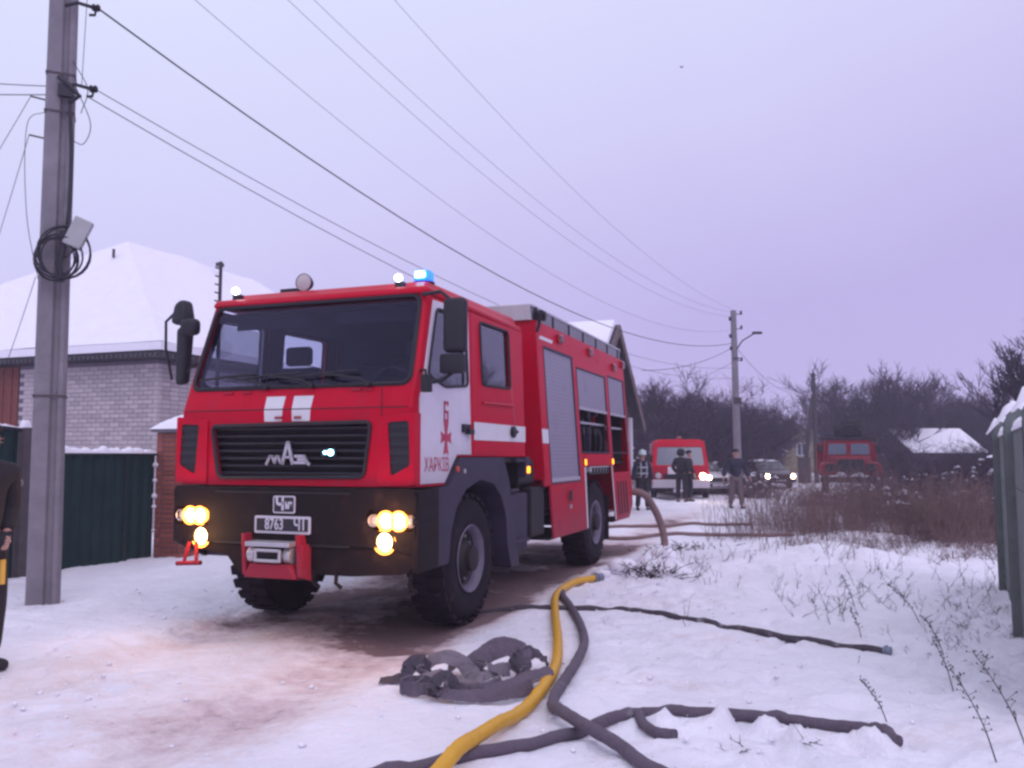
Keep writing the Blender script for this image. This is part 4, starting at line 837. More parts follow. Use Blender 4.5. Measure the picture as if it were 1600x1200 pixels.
# ---- white brick house
HC = (-7.57, 18.0)
hs = empty('brick_house', (HC[0], HC[1], 0), -A, 'single storey pale brick house under a snow covered hipped roof behind the teal fence', 'house')
ZE = 3.66; HWid, HLen = 12.0, 11.0
wl = B().box(-HWid, -.008, .008, HLen, -.3, ZE).build('wall', MORTAR, hs)
BW_ = B().box(0, .248, 0, .1, 0, .087).build('brick', BRICKW, None, bevel=.006, seg=1); BWM = BW_.data; bpy.data.objects.remove(BW_)
rest = B(); cnt = 0
for r_ in range(42):
    z = -.28+r_*.0965
    if z+.087 > ZE: break
    off = 0 if r_ % 2 == 0 else .129
    if off: rest.box(-.12, 0, 0, .1, z, z+.087)
    x = -.259-off
    while x > -4.02:
        if z > 1.55 and x > -2.75: 
            o = putb(BWM, wl, (x+rnd.uniform(-.002, .002), -rnd.uniform(0, .004), z)); cnt += 1
        else: rest.box(x, x+.248, 0, .1, z, z+.087)
        x -= .259
    y = .11+off*.0
    if not off: rest.box(-.1, 0, .002, .248-.12, z, z+.087); y = .139
    k = 0
    while y < HLen-.3:
        if z > 1.6 and k < 3 and cnt < 290: o = putb(BWM, wl, (0, y, z), R(90)); cnt += 1
        elif y < 3: rest.box(-.1, 0, y, y+.248, z, z+.087)
        k += 1; y += .259
ro_ = rest.build('brick', BRICKW, hs); ro_['kind'] = 'stuff'
B().box(-6.2, -4.04, -.02, .0, -.2, ZE-.02).build('metal_door', RUST, hs)
for k in range(8): B().box(-6.15+k*.27, -6.12+k*.27, -.035, -.02, -.2, ZE-.05).build('door_rib', RUST, hs)
OV = .38; ap = (-3.95, 2.95, 7.02); rr_ = (-3.95, 8.2, 7.02); ev = [(-HWid-OV, -OV), (OV, -OV), (OV, HLen+OV), (-HWid-OV, HLen+OV)]; ze = ZE+.02
def hip(z, dz, name, m, thick, grow_=0.):
    E_ = [(x+(grow_ if x > -5 else -grow_), y+(grow_ if y > 3 else -grow_), ze+dz) for x, y in ev]; a_ = (ap[0], ap[1], ap[2]+dz); b_ = (rr_[0], rr_[1], rr_[2]+dz); n = 14; b = B()
    def strip(p, q, r, s):
        vs_ = []
        for i in range(n+1):
            for j in range(n+1):
                u, v = i/n, j/n; A_ = Vector(p).lerp(Vector(q), u); B_ = Vector(s).lerp(Vector(r), u); c = A_.lerp(B_, v)
                if dz > .1: c.z += .06*float(fbm(c.x*.8, c.y*.8, 3))
                vs_.append(c)
        b.addp(vs_, [(i*(n+1)+j, i*(n+1)+j+1, (i+1)*(n+1)+j+1, (i+1)*(n+1)+j) for i in range(n) for j in range(n)])
    strip(E_[0], E_[1], a_, a_); strip(E_[1], E_[2], b_, a_); strip(E_[2], E_[3], b_, b_); strip(E_[3], E_[0], a_, b_)
    lo = [(x, y, z_-thick) for x, y, z_ in E_]; b.addp([*E_, *lo], [(0, 1, 5, 4), (1, 2, 6, 5), (2, 3, 7, 6), (3, 0, 4, 7), (4, 5, 6, 7)]); return b.build(name, m, hs, smooth=(dz > .1), ang=12)
hip(0, .10, 'roof', ROOFD, .10)
snow_o = hip(0, .30, 'roof_snow', SNOW, .17, .05)
ce = B()
for k in range(int((HWid+2*OV)/.13)): x = -HWid-OV+.06+k*.13; ce.cyl((x, -OV-.05, ze+.03), (x, .3, ze+.06), .045, n=6)
for k in range(50): y = -OV+.06+k*.13; ce.cyl((OV+.05, y, ze+.03), (-.2, y, ze+.06), .045, n=6)
ce.build('corrugated_eave', ROOFD, hs)
B().cyl((-3.75, 2.3, 6.7), (-3.75, 2.3, 6.92), .035, n=8).build('ridge_vent', POST, hs); B().box(-3.6, -3.45, 6.0, 6.2, 7.25, 7.36).build('ridge_vent', POST, hs)
for i, (px_, y_, z_) in enumerate(((-3.65, 2.0, 6.4), (-3.45, 1.6, 6.1), (-3.3, 1.25, 5.8), (-3.1, .9, 5.55))): pass

# ---- pole behind the house
bpz = Hg(-5.62, 16.0); pp = empty('thin_mast', (-5.62, 16.0, bpz), 0, 'thin dark mast with short pins rising behind the cab in front of the snowy roof', 'mast')
B().cyl((0, 0, -.3), (.02, 0, 5.32), .045, .032, 10).build('shaft', POLEW, pp)
for k in range(5): B().cyl((-.02, 0, 4.55+k*.16), (-.085, 0, 4.57+k*.16), .016, n=6).build('insulator', POLEW, pp)

# ================================================================== standing man, left edge / people
def person(name, loc, rz, H, label, jacket=NAVY, legs=BLACKC, hat=None, hatmat=None, arms='down', stride=0., head=True, puffy=1.0, extra=None):
    root = empty(name, loc, rz, label, 'person'); s = H/1.78
    J = {}; Ed = []
    def j(n, p, r, par=None): J[n] = (Vector(p)*s, r*s, len(J)); (Ed.append((J[par][2], J[n][2])) if par else None)
    j('pelvis', (0, 0, .95), .115); j('waist', (0, 0, 1.08), .11, 'pelvis'); j('chest', (0, 0, 1.30), .13, 'waist'); j('upper', (0, .01, 1.43), .10, 'chest'); j('neck', (0, 0, 1.52), .052, 'upper')
    j('jaw', (0, -.02, 1.60), .072, 'neck'); j('skull', (0, -.01, 1.69), .088, 'jaw'); j('crown', (0, 0, 1.745), .05, 'skull'); j('nose', (0, -.115, 1.655), .013, 'jaw')
    j('ear', (.085, 0, 1.66), .016, 'skull'); j('ear2', (-.085, 0, 1.66), .016, 'skull')
    for sx, sd in ((1, 'l'), (-1, 'r')):
        if arms == 'down': el, wr = (sx*.27, .03, 1.16), (sx*.29, -.05, .90)
        elif arms == 'pocket': el, wr = (sx*.28, .07, 1.17), (sx*.15, -.07, .98)
        elif arms == 'out': el, wr = (sx*.33, .02, 1.19), (sx*.40, -.06, .96)
        else: el, wr = (sx*.26, -.03, 1.17), (sx*.08, -.24, 1.20)
        j('sh'+sd, (sx*.19, 0, 1.42), .062, 'upper'); j('el'+sd, el, .043, 'sh'+sd); j('wr'+sd, wr, .030, 'el'+sd)
        d = (Vector(wr)-Vector(el)).normalized(); palm = Vector(wr)+d*.06; j('palm'+sd, palm, .030, 'wr'+sd)
        q = Vector((0, 1, 0)) if abs(d.z) > .5 else Vector((0, 0, 1))
        for k, L_ in enumerate((.075, .085, .08, .062)):
            b0 = palm+d*.035+q*(k-1.5)*.020; b1 = b0+d*L_*.5; b2 = b1+(d*.75+Vector((-sx*.5, -.2, 0))).normalized()*L_*.5
            j('f%d%s' % (k, sd), b0, .010, 'palm'+sd); j('g%d%s' % (k, sd), b1, .009, 'f%d%s' % (k, sd)); j('h%d%s' % (k, sd), b2, .008, 'g%d%s' % (k, sd))
        t0 = palm-q*.03; j('t'+sd, t0, .011, 'palm'+sd); j('u'+sd, t0-q*.022+d*.035, .009, 't'+sd)
        st = stride*sx
        j('hip'+sd, (sx*.10, 0, .90), .092, 'pelvis'); j('knee'+sd, (sx*.12, -.02-.10*st, .50), .062, 'hip'+sd); j('ankle'+sd, (sx*.13, .03-.22*st, .09), .045, 'knee'+sd)
        j('heel'+sd, (sx*.13, .05-.22*st, .045), .040, 'ankle'+sd); j('toe'+sd, (sx*.14, -.15-.22*st, .035), .035, 'heel'+sd)
    def skin(nm, names, k, m, sub=1, over={}):
        ids = {J[n][2]: i for i, n in enumerate(names)}; me_ = bpy.data.meshes.new(nm)
        me_.from_pydata([J[n][0] for n in names], [(ids[a], ids[b]) for a, b in Ed if a in ids and b in ids], [])
        o = bpy.data.objects.new(nm, me_); COL.objects.link(o); md = o.modifiers.new('s', 'SKIN')
        for i, n in enumerate(names): r = J[n][1]*k*over.get(n[:4], over.get(n, 1)) if True else 0; o.data.skin_vertices[0].data[i].radius = (r, r*(.78 if n in ('chest', 'waist', 'upper', 'pelvis') else 1)) ; o.data.skin_vertices[0].data[i].use_root = (i == 0)
        sb = o.modifiers.new('b', 'SUBSURF'); sb.levels = sub; sb.render_levels = sub
        dg = bpy.context.evaluated_depsgraph_get(); fin = bpy.data.meshes.new_from_object(o.evaluated_get(dg)); bpy.data.objects.remove(o)
        fin.polygons.foreach_set('use_smooth', [True]*len(fin.polygons)); fin.materials.clear(); fin.materials.append(m)
        ob = bpy.data.objects.new(nm, fin); COL.objects.link(ob); ob.parent = root; return ob
    skin('body', list(J), 1.0, SKIN, 2)
    skin('jacket', ['pelvis', 'waist', 'chest', 'upper', 'neck', 'shl', 'ell', 'wrl', 'shr', 'elr', 'wrr', 'hipl', 'hipr'], 1.32*puffy, jacket, 2, {'pelvis': 1.12, 'waist': 1.15, 'wrl': 1.35, 'wrr': 1.35, 'ell': 1.2, 'elr': 1.2, 'hipl': .95, 'hipr': .95})
    skin('trousers', ['pelvis', 'hipl', 'kneel', 'anklel', 'hipr', 'kneer', 'ankler'], 1.16, legs, 2, {'kneel': 1.2, 'kneer': 1.2, 'anklel': 1.5, 'ankler': 1.5})
    for sd in 'lr': skin('boot', ['ankle'+sd, 'heel'+sd, 'toe'+sd], 1.28, BLACKC, 2)
    # hair or hat: a shell over the skull
    sk = J['skull'][0]; r = .115*s
    if hat == 'helmet': B().lathe([(r*1.25, -r*.25), (r*1.12, -r*.2), (r*1.08, .25*r), (r*.8, r*.85), (.001, r*1.15)], sk+Vector((0, 0, .02*s)), (0, 0, 1), 16).build('helmet', hatmat, root, smooth=True)
    elif hat == 'hood': B().lathe([(r*.8, -r*1.1), (r*1.2, -r*.6), (r*1.22, .2*r), (r*.9, r*.9), (.001, r*1.2)], sk+Vector((0, .03*s, 0)), (0, -.1, 1), 14).build('hood', hatmat or jacket, root, smooth=True)
    else: B().lathe([(r*.9, -r*.1), (r*.98, .2*r), (r*.75, r*.72), (.001, r*.9)], sk+Vector((0, .018*s, .012*s)), (0, .25, 1), 14).build('knit_cap' if hat else 'hair', hatmat or BLACKC, root, smooth=True)
    J_ = {k: v[0] for k, v in J.items()}; return root, J_, s
r_, J_, s_ = person('person', (-4.00, 6.43, Hg(-4.0, 6.43)-.01), R(68), 1.86, 'man in black uniform with an arm badge, cut off by the left edge', BLACKC, BLACKC, 'cap', BLACKC, arms='pocket', puffy=1.1)
bdg = B().lathe([(.001, .012), (.03, .010), (.036, .0)], J_['shr'].lerp(J_['elr'], .35)+Vector((-.088, .0, 0)), (-1, 0, .1), 12).build('arm_badge', REFL, r_)
B().lathe([(.001, .012), (.03, .010), (.036, .0)], J_['shl'].lerp(J_['ell'], .35)+Vector((.088, 0, 0)), (1, 0, .1), 12).build('arm_badge', REFL, r_)
b_ = B(); kp = J_['kneel'].lerp(J_['hipl'], .55)
for sd in 'lr':
    kp = J_['knee'+sd].lerp(J_['hip'+sd], .72); kq = J_['knee'+sd].lerp(J_['hip'+sd], .28); o_ = Vector((0, -.098, 0)); B().tube([kp+o_*1.02, kp.lerp(kq, .5)+o_*.93, kq+o_*.84], .022, 6).build('yellow_stripe', REFY, r_)
def pplace(u_x, y): return (u_x, y, Hg(u_x, y)-.01)
r_, J_, s_ = person('person', pplace(3.96, 25.8), R(8), 1.78, 'firefighter in striped navy jacket and pale helmet near the suction hose', NAVY, BLACKC, 'helmet', mat('pale_helmet', (.50, .60, .62), .4), arms='down', stride=.4)
b_ = B()
for z in (1.12, 1.3): b_.lathe([(.176, -.022), (.18, 0), (.176, .022)], (0, 0, z), (0, 0, 1), 20)
for x in (-.09, .09): b_.tube([(x, -.165, 1.02), (x, -.178, 1.25), (x, -.13, 1.46)], .018, 5)
b_.build('reflective_stripes', REFL, r_)
person('person', pplace(5.82, 29.2), R(150), 1.80, 'person in dark hooded coat in front of the red fire van, left of the pair', BLACKC, BLACKC, 'hood', arms='pocket', puffy=1.15)
person('person', pplace(6.17, 29.6), R(95), 1.76, 'bare headed person in dark coat before the fire van, nearer its lit lamps', BLACKC, BLACKC, None, arms='out', puffy=1.05)
person('person', pplace(6.85, 26.0), R(5), 1.80, 'man in dark jacket and grey trousers walking alone beside the dry grass', NAVY, GREYC, None, arms='out', stride=.6, puffy=1.25)

# ================================================================== small fire van behind
VX, VY = 6.15, 31.0
vn = empty('fire_van', (VX, VY, Hg(VX, VY)), R(-8), 'small red and white fire van with lit headlamps on the road behind the large engine', 'fire van')
RVM = RED
def vf(y0): return lambda x, z, d: (x, y0+d+(.0 if z < 1.2 else (z-1.2)*.38), z)
b = B(); b.plate(rpoly([(-1.0, .62), (1.0, .62), (1.02, 1.2), (.90, 2.05), (.7, 2.17), (-.7, 2.17), (-.90, 2.05), (-1.02, 1.2)], .08), vf(0), .05, [rpoly([(-.86, 1.25), (.86, 1.25), (.80, 1.92), (-.80, 1.92)], .08)])
for sg in (1, -1):
    b.plate(rpoly([(.05, .62), (4.8, .62), (4.8, 2.2), (.55, 2.15), (.06, 1.2)], .06), lambda y, z, d: (sg*(1.02-max(0, z-1.2)*.12-d), y, z), .04, [rpoly([(.5, 1.3), (1.3, 1.3), (1.3, 1.9), (.75, 1.9)], .05)])
b.hexa([(-.88, .5, 2.08), (.88, .5, 2.08), (-.88, 4.8, 2.08), (.88, 4.8, 2.08), (-.75, .65, 2.20), (.75, .65, 2.20), (-.78, 4.8, 2.22), (.78, 4.8, 2.22)])
b.build('body', RVM, vn, bevel=.02, smooth=True); B().box(-1.0, 1.0, 4.76, 4.8, .6, 2.1).build('rear_panel', WHITE, vn)
B().plate(rpoly([(-.88, 1.23), (.88, 1.23), (.82, 1.94), (-.82, 1.94)], .08), vf(.03), .01).build('windshield', mat('van_glass', (.10, .10, .15), .12, coat=1), vn)
B().plate([(-.45, .86), (-.15, .86), (-.15, 1.19), (-.45, 1.19)], vf(-.006), .004).plate([(.15, .86), (.45, .86), (.45, 1.19), (.15, 1.19)], vf(-.006), .004).build('white_stripe', DECALW, vn)
B().plate(rpoly([(-.6, .74), (.6, .74), (.62, .92), (-.62, .92)], .03), vf(-.012), .01).build('grille', BLACK, vn)
B().box(-1.04, 1.04, -.14, .05, .42, .72).build('bumper', WHITE, vn, bevel=.03)
B().box(-1.0, 1.0, .0, .4, .28, .44).build('front_valance', CHASSIS, vn)
B().box(-.26, .26, -.155, -.14, .28, .40).build('number_plate', LETTER, vn)
for sg in (1, -1):
    hl = empty('headlight', parent=vn); B().cyl((sg*.82, -.0, .86), (sg*.82, -.03, .86), .12, n=16).build('lamp_bezel', CHASSIS, hl)
    if sg > 0: 
        B().lathe([(.001, -.02), (.08, -.012), (.11, 0)], (.80, -.035, .86), (0, 1, 0), 16).build('lamp_glass', HEADW, hl); B().lathe([(.001, -.02), (.06, -.012), (.085, 0)], (1.02, -.06, .80), (0, 1, 0), 16).build('side_lamp', HEADW, hl)
    else: B().lathe([(.001, -.02), (.08, -.012), (.11, 0)], (-.80, -.035, .86), (0, 1, 0), 16).build('lamp_glass', LENS, hl)
    for y in (.9, 3.9):
        w = empty('wheel', (sg*.95, y, .36), parent=vn); B().lathe([(.2, -.12), (.34, -.1), (.36, -.05), (.36, .05), (.34, .1), (.2, .12)], (0, 0, 0), (1, 0, 0), 22).build('tyre', RUBBER, w, smooth=True); B().lathe([(.21, 0), (.15, -.03), (.001, -.02)] if sg < 0 else [(.21, 0), (.15, .03), (.001, .05)], (sg*.09, 0, 0), (1, 0, 0), 18).build('rim', RIM, w)
    B().box(min(sg*1.0, sg*1.2), max(sg*1.0, sg*1.2), .35, .42, 1.35, 1.62).build('mirror', BLACK, vn, bevel=.02)
B().box(-.1, .1, .7, .85, 2.2, 2.30).build('beacon', REDLENS, vn, bevel=.03); B().box(-1.0, 1.0, .1, .6, 1.15, 1.22).build('dashboard', DASH, vn); B().box(-.95, .95, 1.5, 1.6, .6, 2.0).build('bulkhead', DASH, vn)
lw_ = bpy.data.lights.new('van_beam', 'SPOT'); lw_.energy = 40; lw_.color = (1, .75, .5); lw_.spot_size = R(110); lw_.spot_blend = .9; lo_ = bpy.data.objects.new('van_beam', lw_); COL.objects.link(lo_); lo_.parent = vn; lo_.location = (.9, -.15, .86); lo_.rotation_euler = Vector((0, -1, -.15)).to_track_quat('-Z', 'Y').to_euler()

# ---- cars
def car(name, loc, rz, label, paint, snow_h, lit, W=.80, glassm=None):
    c = empty(name, loc, rz, label, 'car'); gm = glassm or mat('car_glass', (.03, .03, .05), .1, coat=1)
    prof = [(0, .45), (.02, .75), (.9, .90), (3.2, .92), (4.05, .85), (4.15, .45), (3.9, .28), (.3, .25)]
    b = B()
    for sg in (1, -1):
        pass
    vs_ = []; P = rpoly(prof, .10, 3); n = len(P)
    for x, k in ((-W, .0), (-W*.92, .0), (W*.92, .0), (W, .0)):
        e_ = .05 if abs(x) == W else 0; vs_ += [(x, p[0]+(e_ if p[0] < 2 else -e_), p[1]+(e_ if p[1] < .6 else -e_)) for p in P]
    b.addp(vs_, [(i*n+k, i*n+(k+1) % n, (i+1)*n+(k+1) % n, (i+1)*n+k) for i in range(3) for k in range(n)]+[tuple(range(n)), tuple(range(3*n, 4*n))]); b.build('body', paint, c, smooth=True, ang=30)
    cab_ = B(); cab_.hexa([(-W+.03, 1.0, .88), (W-.03, 1.0, .88), (-W+.03, 3.5, .9), (W-.03, 3.5, .9), (-W+.17, 1.65, 1.34), (W-.17, 1.65, 1.34), (-W+.17, 2.95, 1.34), (W-.17, 2.95, 1.34)]); cab_.build('cabin', paint, c, bevel=.04, smooth=True)
    B().hexa([(-W+.10, 1.06, .93), (W-.10, 1.06, .93), (-W+.10, 1.08, .93), (W-.10, 1.08, .93), (-W+.20, 1.555, 1.30), (W-.20, 1.555, 1.30), (-W+.20, 1.6, 1.30), (W-.20, 1.6, 1.30)]).v
    B().addp([(-W+.10, 1.045, .94), (W-.10, 1.045, .94), (W-.21, 1.60, 1.31), (-W+.21, 1.60, 1.31), (-W+.10, 1.065, .94), (W-.10, 1.065, .94), (W-.21, 1.63, 1.31), (-W+.21, 1.63, 1.31)], [(0, 1, 2, 3), (4, 5, 6, 7), (0, 1, 5, 4), (1, 2, 6, 5), (2, 3, 7, 6), (3, 0, 4, 7)]).build('windshield', gm, c)
    for sg in (1, -1):
        for y0, y1 in ((1.35, 2.25), (2.33, 3.2)):
            x0 = sg*(W-.045); x1 = sg*(W-.155); q = [(x0, y0, .96), (x0, y1, .96), (x1, min(y1, 2.95), 1.28), (x1, max(y0, 1.72), 1.28)]; q2 = [(a-sg*.02, y, z) for a, y, z in q]; B().addp(q+q2, [(0, 1, 2, 3), (4, 5, 6, 7), (0, 1, 5, 4), (1, 2, 6, 5), (2, 3, 7, 6), (3, 0, 4, 7)]).build('side_window', gm, c)
        for y in (.75, 3.35):
            w = empty('wheel', (sg*(W-.08), y, .29), parent=c); B().lathe([(.16, -.09), (.27, -.08), (.29, 0), (.27, .08), (.16, .09)], (0, 0, 0), (1, 0, 0), 20).build('tyre', RUBBER, w, smooth=True); B().cyl((sg*.06, 0, 0), (sg*.085, 0, 0), .16, n=16).build('rim', RIM, w)
        hl = B().lathe([(.001, -.03), (.07, -.02), (.115, 0)], (sg*(W-.17), -.012, .62), (0, 1, 0), 16).build('headlight', HEADW if lit else LENS, c)
    B().box(-.42, .42, -.015, .03, .54, .70).build('grille', BLACK, c); B().box(-W+.02, W-.02, -.07, .06, .34, .46).build('bumper', BLACK, c, bevel=.02); B().box(-.26, .26, -.085, -.07, .36, .46).build('number_plate', LETTER, c)
    if snow_h: dome_snow('roof_snow', -W+.14, W-.14, 1.6, 3.0, 1.34, snow_h, c, 4, 10)
    return c
car('parked_car', (15.1*.905-.1, 41.0, Hg(13.6, 41)), R(4), 'dark car with both headlamps lit and snow on its roof, beyond the dry grass', CAR_D, .09, True)
bpy.data.objects['parked_car'].location = (12.95, 41.0, Hg(12.95, 41))
car('parked_car', (8.35, 34.5, Hg(8.35, 34.5)), R(12), 'snow dusted white car half hidden behind the walking man', CAR_W, .14, False)

# ---- old red fire truck at the right
ZX, ZY = 13.55, 34.0
zt = empty('old_fire_truck', (ZX, ZY, Hg(ZX, ZY)), R(-19), 'old red bonneted fire truck with black gear on its cab roof beyond the dry brush', 'fire truck')
b = B(); b.hexa([(-.95, .9, 1.45), (.95, .9, 1.45), (-.98, 2.4, 1.3), (.98, 2.4, 1.3), (-.86, 1.05, 2.28), (.86, 1.05, 2.28), (-.9, 2.4, 2.32), (.9, 2.4, 2.32)])
b.hexa([(-.55, -.45, .95), (.55, -.45, .95), (-.9, .95, .95), (.9, .95, .95), (-.50, -.40, 1.52), (.50, -.40, 1.52), (-.86, .95, 1.62), (.86, .95, 1.62)]); b.build('cab', REDOLD, zt, bevel=.05, smooth=True)
for sg in (1, -1):
    B().hexa([(sg*.5, -.5, .85), (sg*1.18, -.45, .80), (sg*.5, 1.0, .85), (sg*1.18, 1.1, .80), (sg*.52, -.4, 1.34), (sg*1.12, -.35, 1.28), (sg*.52, .95, 1.40), (sg*1.12, 1.0, 1.34)]).build('fender', REDOLD, zt, bevel=.07, smooth=True, seg=3)
    B().addp([(sg*.09, .885+.02, 1.66), (sg*.80, .885+.02, 1.66), (sg*.76, .985, 2.10), (sg*.09, .985, 2.10), (sg*.09, .93, 1.66), (sg*.80, .93, 1.66), (sg*.76, 1.01, 2.10), (sg*.09, 1.01, 2.10)], [(0, 1, 2, 3), (4, 5, 6, 7), (0, 1, 5, 4), (1, 2, 6, 5), (2, 3, 7, 6), (3, 0, 4, 7)]).build('windshield_pane', mat('pale_reflecting_glass', (.10, .11, .16), .08, metal=.5), zt)
    B().cyl((sg*.80, -.52, 1.06), (sg*.80, -.44, 1.06), .12, n=16).build('headlight', CHASSIS, zt)
    w = empty('wheel', (sg*.95, .35, .55), parent=zt); B().lathe([(.28, -.14), (.5, -.13), (.55, -.06), (.55, .06), (.5, .13), (.28, .14)], (0, 0, 0), (1, 0, 0), 24).build('tyre', RUBBER, w, smooth=True); B().cyl((sg*.05, 0, 0), (sg*.12, 0, 0), .26, n=16).build('rim', RIM, w)
    B().box(min(sg*1.0, sg*1.22), max(sg*1.0, sg*1.22), .9, .96, 1.75, 2.05).build('mirror', BLACK, zt, bevel=.02)
gb = B()
for k in range(7): gb.box(-.46+k*.14, -.40+k*.14, -.50, -.46, .98, 1.46)
gb.box(-.5, .5, -.47, -.45, .95, 1.48); gb.box(-.95, -.55, -.52, -.5, 1.0, 1.3); gb.box(.55, .95, -.52, -.5, 1.0, 1.3); gb.build('grille', BLACK, zt)
B().box(-1.15, 1.15, -.72, -.55, .55, .78).build('bumper', BUMPER, zt, bevel=.02)
B().box(-1.2, 1.2, 2.6, 6.5, .9, 2.15).build('rear_body', REDOLD, zt, bevel=.03); B().box(-1.05, 1.05, 1.0, 1.08, 2.26, 2.36).build('visor', BLACK, zt)
gt_ = empty('roof_gear', parent=zt)
B().cyl((0, 1.5, 2.3), (0, 1.5, 2.62), .16, n=14).box(-.55, .55, 1.2, 1.8, 2.40, 2.92).box(-.3, .5, 1.25, 1.6, 2.9, 3.08).build('monitor_turret', BLACK, gt_, bevel=.05); B().cyl((-.35, 1.35, 2.82), (.30, 1.45, 2.95), .13, n=12).cyl((.1, 1.1, 2.75), (.1, 1.8, 2.85), .16, n=12).cyl((-.3, 1.0, 2.66), (-.3, 1.3, 2.72), .12, n=12).cyl((.4, 1.0, 2.6), (.4, 1.4, 2.7), .12, n=12).build('gear_drums', BLACK, gt_, smooth=True)
B().box(-.9, -.3, 1.2, 1.3, 2.4, 2.46).box(.3, .75, 1.2, 1.3, 2.42, 2.47).build('lamp_bar', BLACK, gt_)
# ================================================================== far poles
fp = empty('utility_pole', (FP[0], FP[1], fpz), 0, 'slim concrete utility pole with a street lamp arm in the middle distance', 'utility pole')
B().cyl((0, 0, -.3), (-.06, 0, 7.5), .17, .115, 10).build('shaft', CONC, fp)
for x, z in ((-.22, 7.1), (.24, 7.35), (.24, 6.75), (-.22, 6.4), (-.2, 5.9), (.22, 5.45)): B().cyl((0, 0, z), (x, -.05, z), .018, n=6).cyl((x, -.05, z-.02), (x, -.05, z+.13), .045, n=8).build('insulator', WIRE, fp)
B().tube([(.02, -.1, 5.9), (.25, -.1, 6.25), (.75, -.12, 6.55)], .03, 6).build('lamp_arm', POLEW, fp, smooth=True); B().box(.66, 1.05, -.2, -.04, 6.52, 6.62, mat=None).build('lamp_head', GREYPL, fp, bevel=.03)
B().box(-.14, .12, -.16, -.1, 5.5, 5.56).box(-.16, .14, -.17, -.12, 3.7, 3.95).build('clamp_band', POLEW, fp)
apz = Hg(17.9, 50)
apole = empty('braced_timber_pole', (17.9, 50, apz), 0, 'dark timber pole propped by a slanting brace in front of the pale yellow house', 'utility pole')
B().cyl((.05, 0, -.3), (0, 0, 6.5), .16, .11, 8).build('shaft', POLEW, apole); B().cyl((-.75, .1, -.3), (-.08, 0, 5.1), .15, .11, 8).build('brace', POLEW, apole)
for k in range(4): B().cyl((-.15, 0, 5.6+k*.25), (.15, 0, 5.62+k*.25), .05, n=6).build('insulator', POLEW, apole)
B().box(-1.0, -.35, -.2, .25, .0, 1.5).build('pole_base_box', POLEW, apole, bevel=.05)

# ================================================================== wooden gable house behind the engine
# local frame: origin = near eave corner on the street side; x towards street (EX), y away (EY)
GO = (2.94-3.2*EY[0], 24-3.2*EY[1]); gh = empty('gable_house', (GO[0], GO[1], 0), -A, 'wooden gabled house with snowy roof and yellowish corner boards, mostly hidden by the engine body', 'house')
zr, zev = 5.28, 2.78
gw = B().plate([(.25, -.2), (6.0, -.2), (6.0, zev+.05), (3.2, zr-.25), (.25, zev+.05)], lambda y, z, d: (-.22-d, y, z), .12).box(-6.5, -.345, .25, .37, -.2, zev).box(-6.5, -.345, 5.9, 6.0, -.2, zev).build('wall', WOODD, gh)
k = 0
for r_ in range(26):                                    # lap boards of the street gable
    z = -.1+r_*.205; hw = 2.95 if z < zev-.1 else (zr-.25-z)/(zr-zev)*3.2
    if hw < .15: break
    B().hexa([(-.22, 3.15-hw, z), (-.185, 3.15-hw, z), (-.22, 3.15+min(hw, 2.85), z), (-.185, 3.15+min(hw, 2.85), z), (-.22, 3.15-hw, z+.195), (-.205, 3.15-hw, z+.195), (-.22, 3.15+min(hw, 2.85), z+.195), (-.205, 3.15+min(hw, 2.85), z+.195)]).build('board', WOODD, wl if False else gw)
def slab(y0, z0, y1, z1, x0, x1, t0, t1):
    v = Vector((0, y1-y0, z1-z0)).normalized(); n = Vector((0, -v.z, v.y)) if y1 > y0 else Vector((0, v.z, -v.y)); a0 = Vector((0, y0, z0)); a1 = Vector((0, y1, z1))
    return [Vector((x, *(p+n*t)[1:])) for p, t, x in ((a0, t0, x0), (a0, t0, x1), (a1, t0, x0), (a1, t0, x1), (a0, t1, x0), (a0, t1, x1), (a1, t1, x0), (a1, t1, x1))]
r = B(); r.hexa(slab(-.25, zev-.2, 3.2, zr, -6.8, .12, -.02, .06)); r.hexa(slab(6.7, zev-.32, 3.2, zr, -6.8, .12, -.02, .06)); r.build('roof', ROOFD, gh)
r = B(); r.hexa(slab(-.27, zev-.2, 3.18, zr, -6.8, .06, .062, .26)); r.build('roof_snow', SNOW, gh, bevel=.06, smooth=True)
r = B(); r.hexa(slab(6.7, zev-.32, 3.22, zr, -6.8, -.02, .062, .12)); r.build('roof_snow', SNOW, gh)
r = B(); r.hexa(slab(-.25, zev-.2, 3.2, zr, .12, .17, -.16, .07)); r.hexa(slab(6.7, zev-.32, 3.2, zr, .12, .17, -.16, .07)); r.build('verge_board', WOODD, gh)
B().box(-.18, -.10, 5.65, 5.95, 1.0, zev).build('corner_board', DECALW, gh)
B().plate([(2.95, zev-.6), (3.3, zev-.6), (3.3, zr-.3), (2.95, zr-.3)], lambda y, z, d: (-.13-d, y, z), .05).build('centre_board', WOODY, gh); B().plate([(4.55, .4), (4.75, .4), (4.75, zev+.85), (4.55, zev+.95)], lambda y, z, d: (-.13-d, y, z), .05).build('trim_board', WOODY, gh)
B().box(-.24, -.12, 4.95, 5.45, .9, 2.0).build('window', mat('house_glass', (.03, .03, .05), .1), gh)

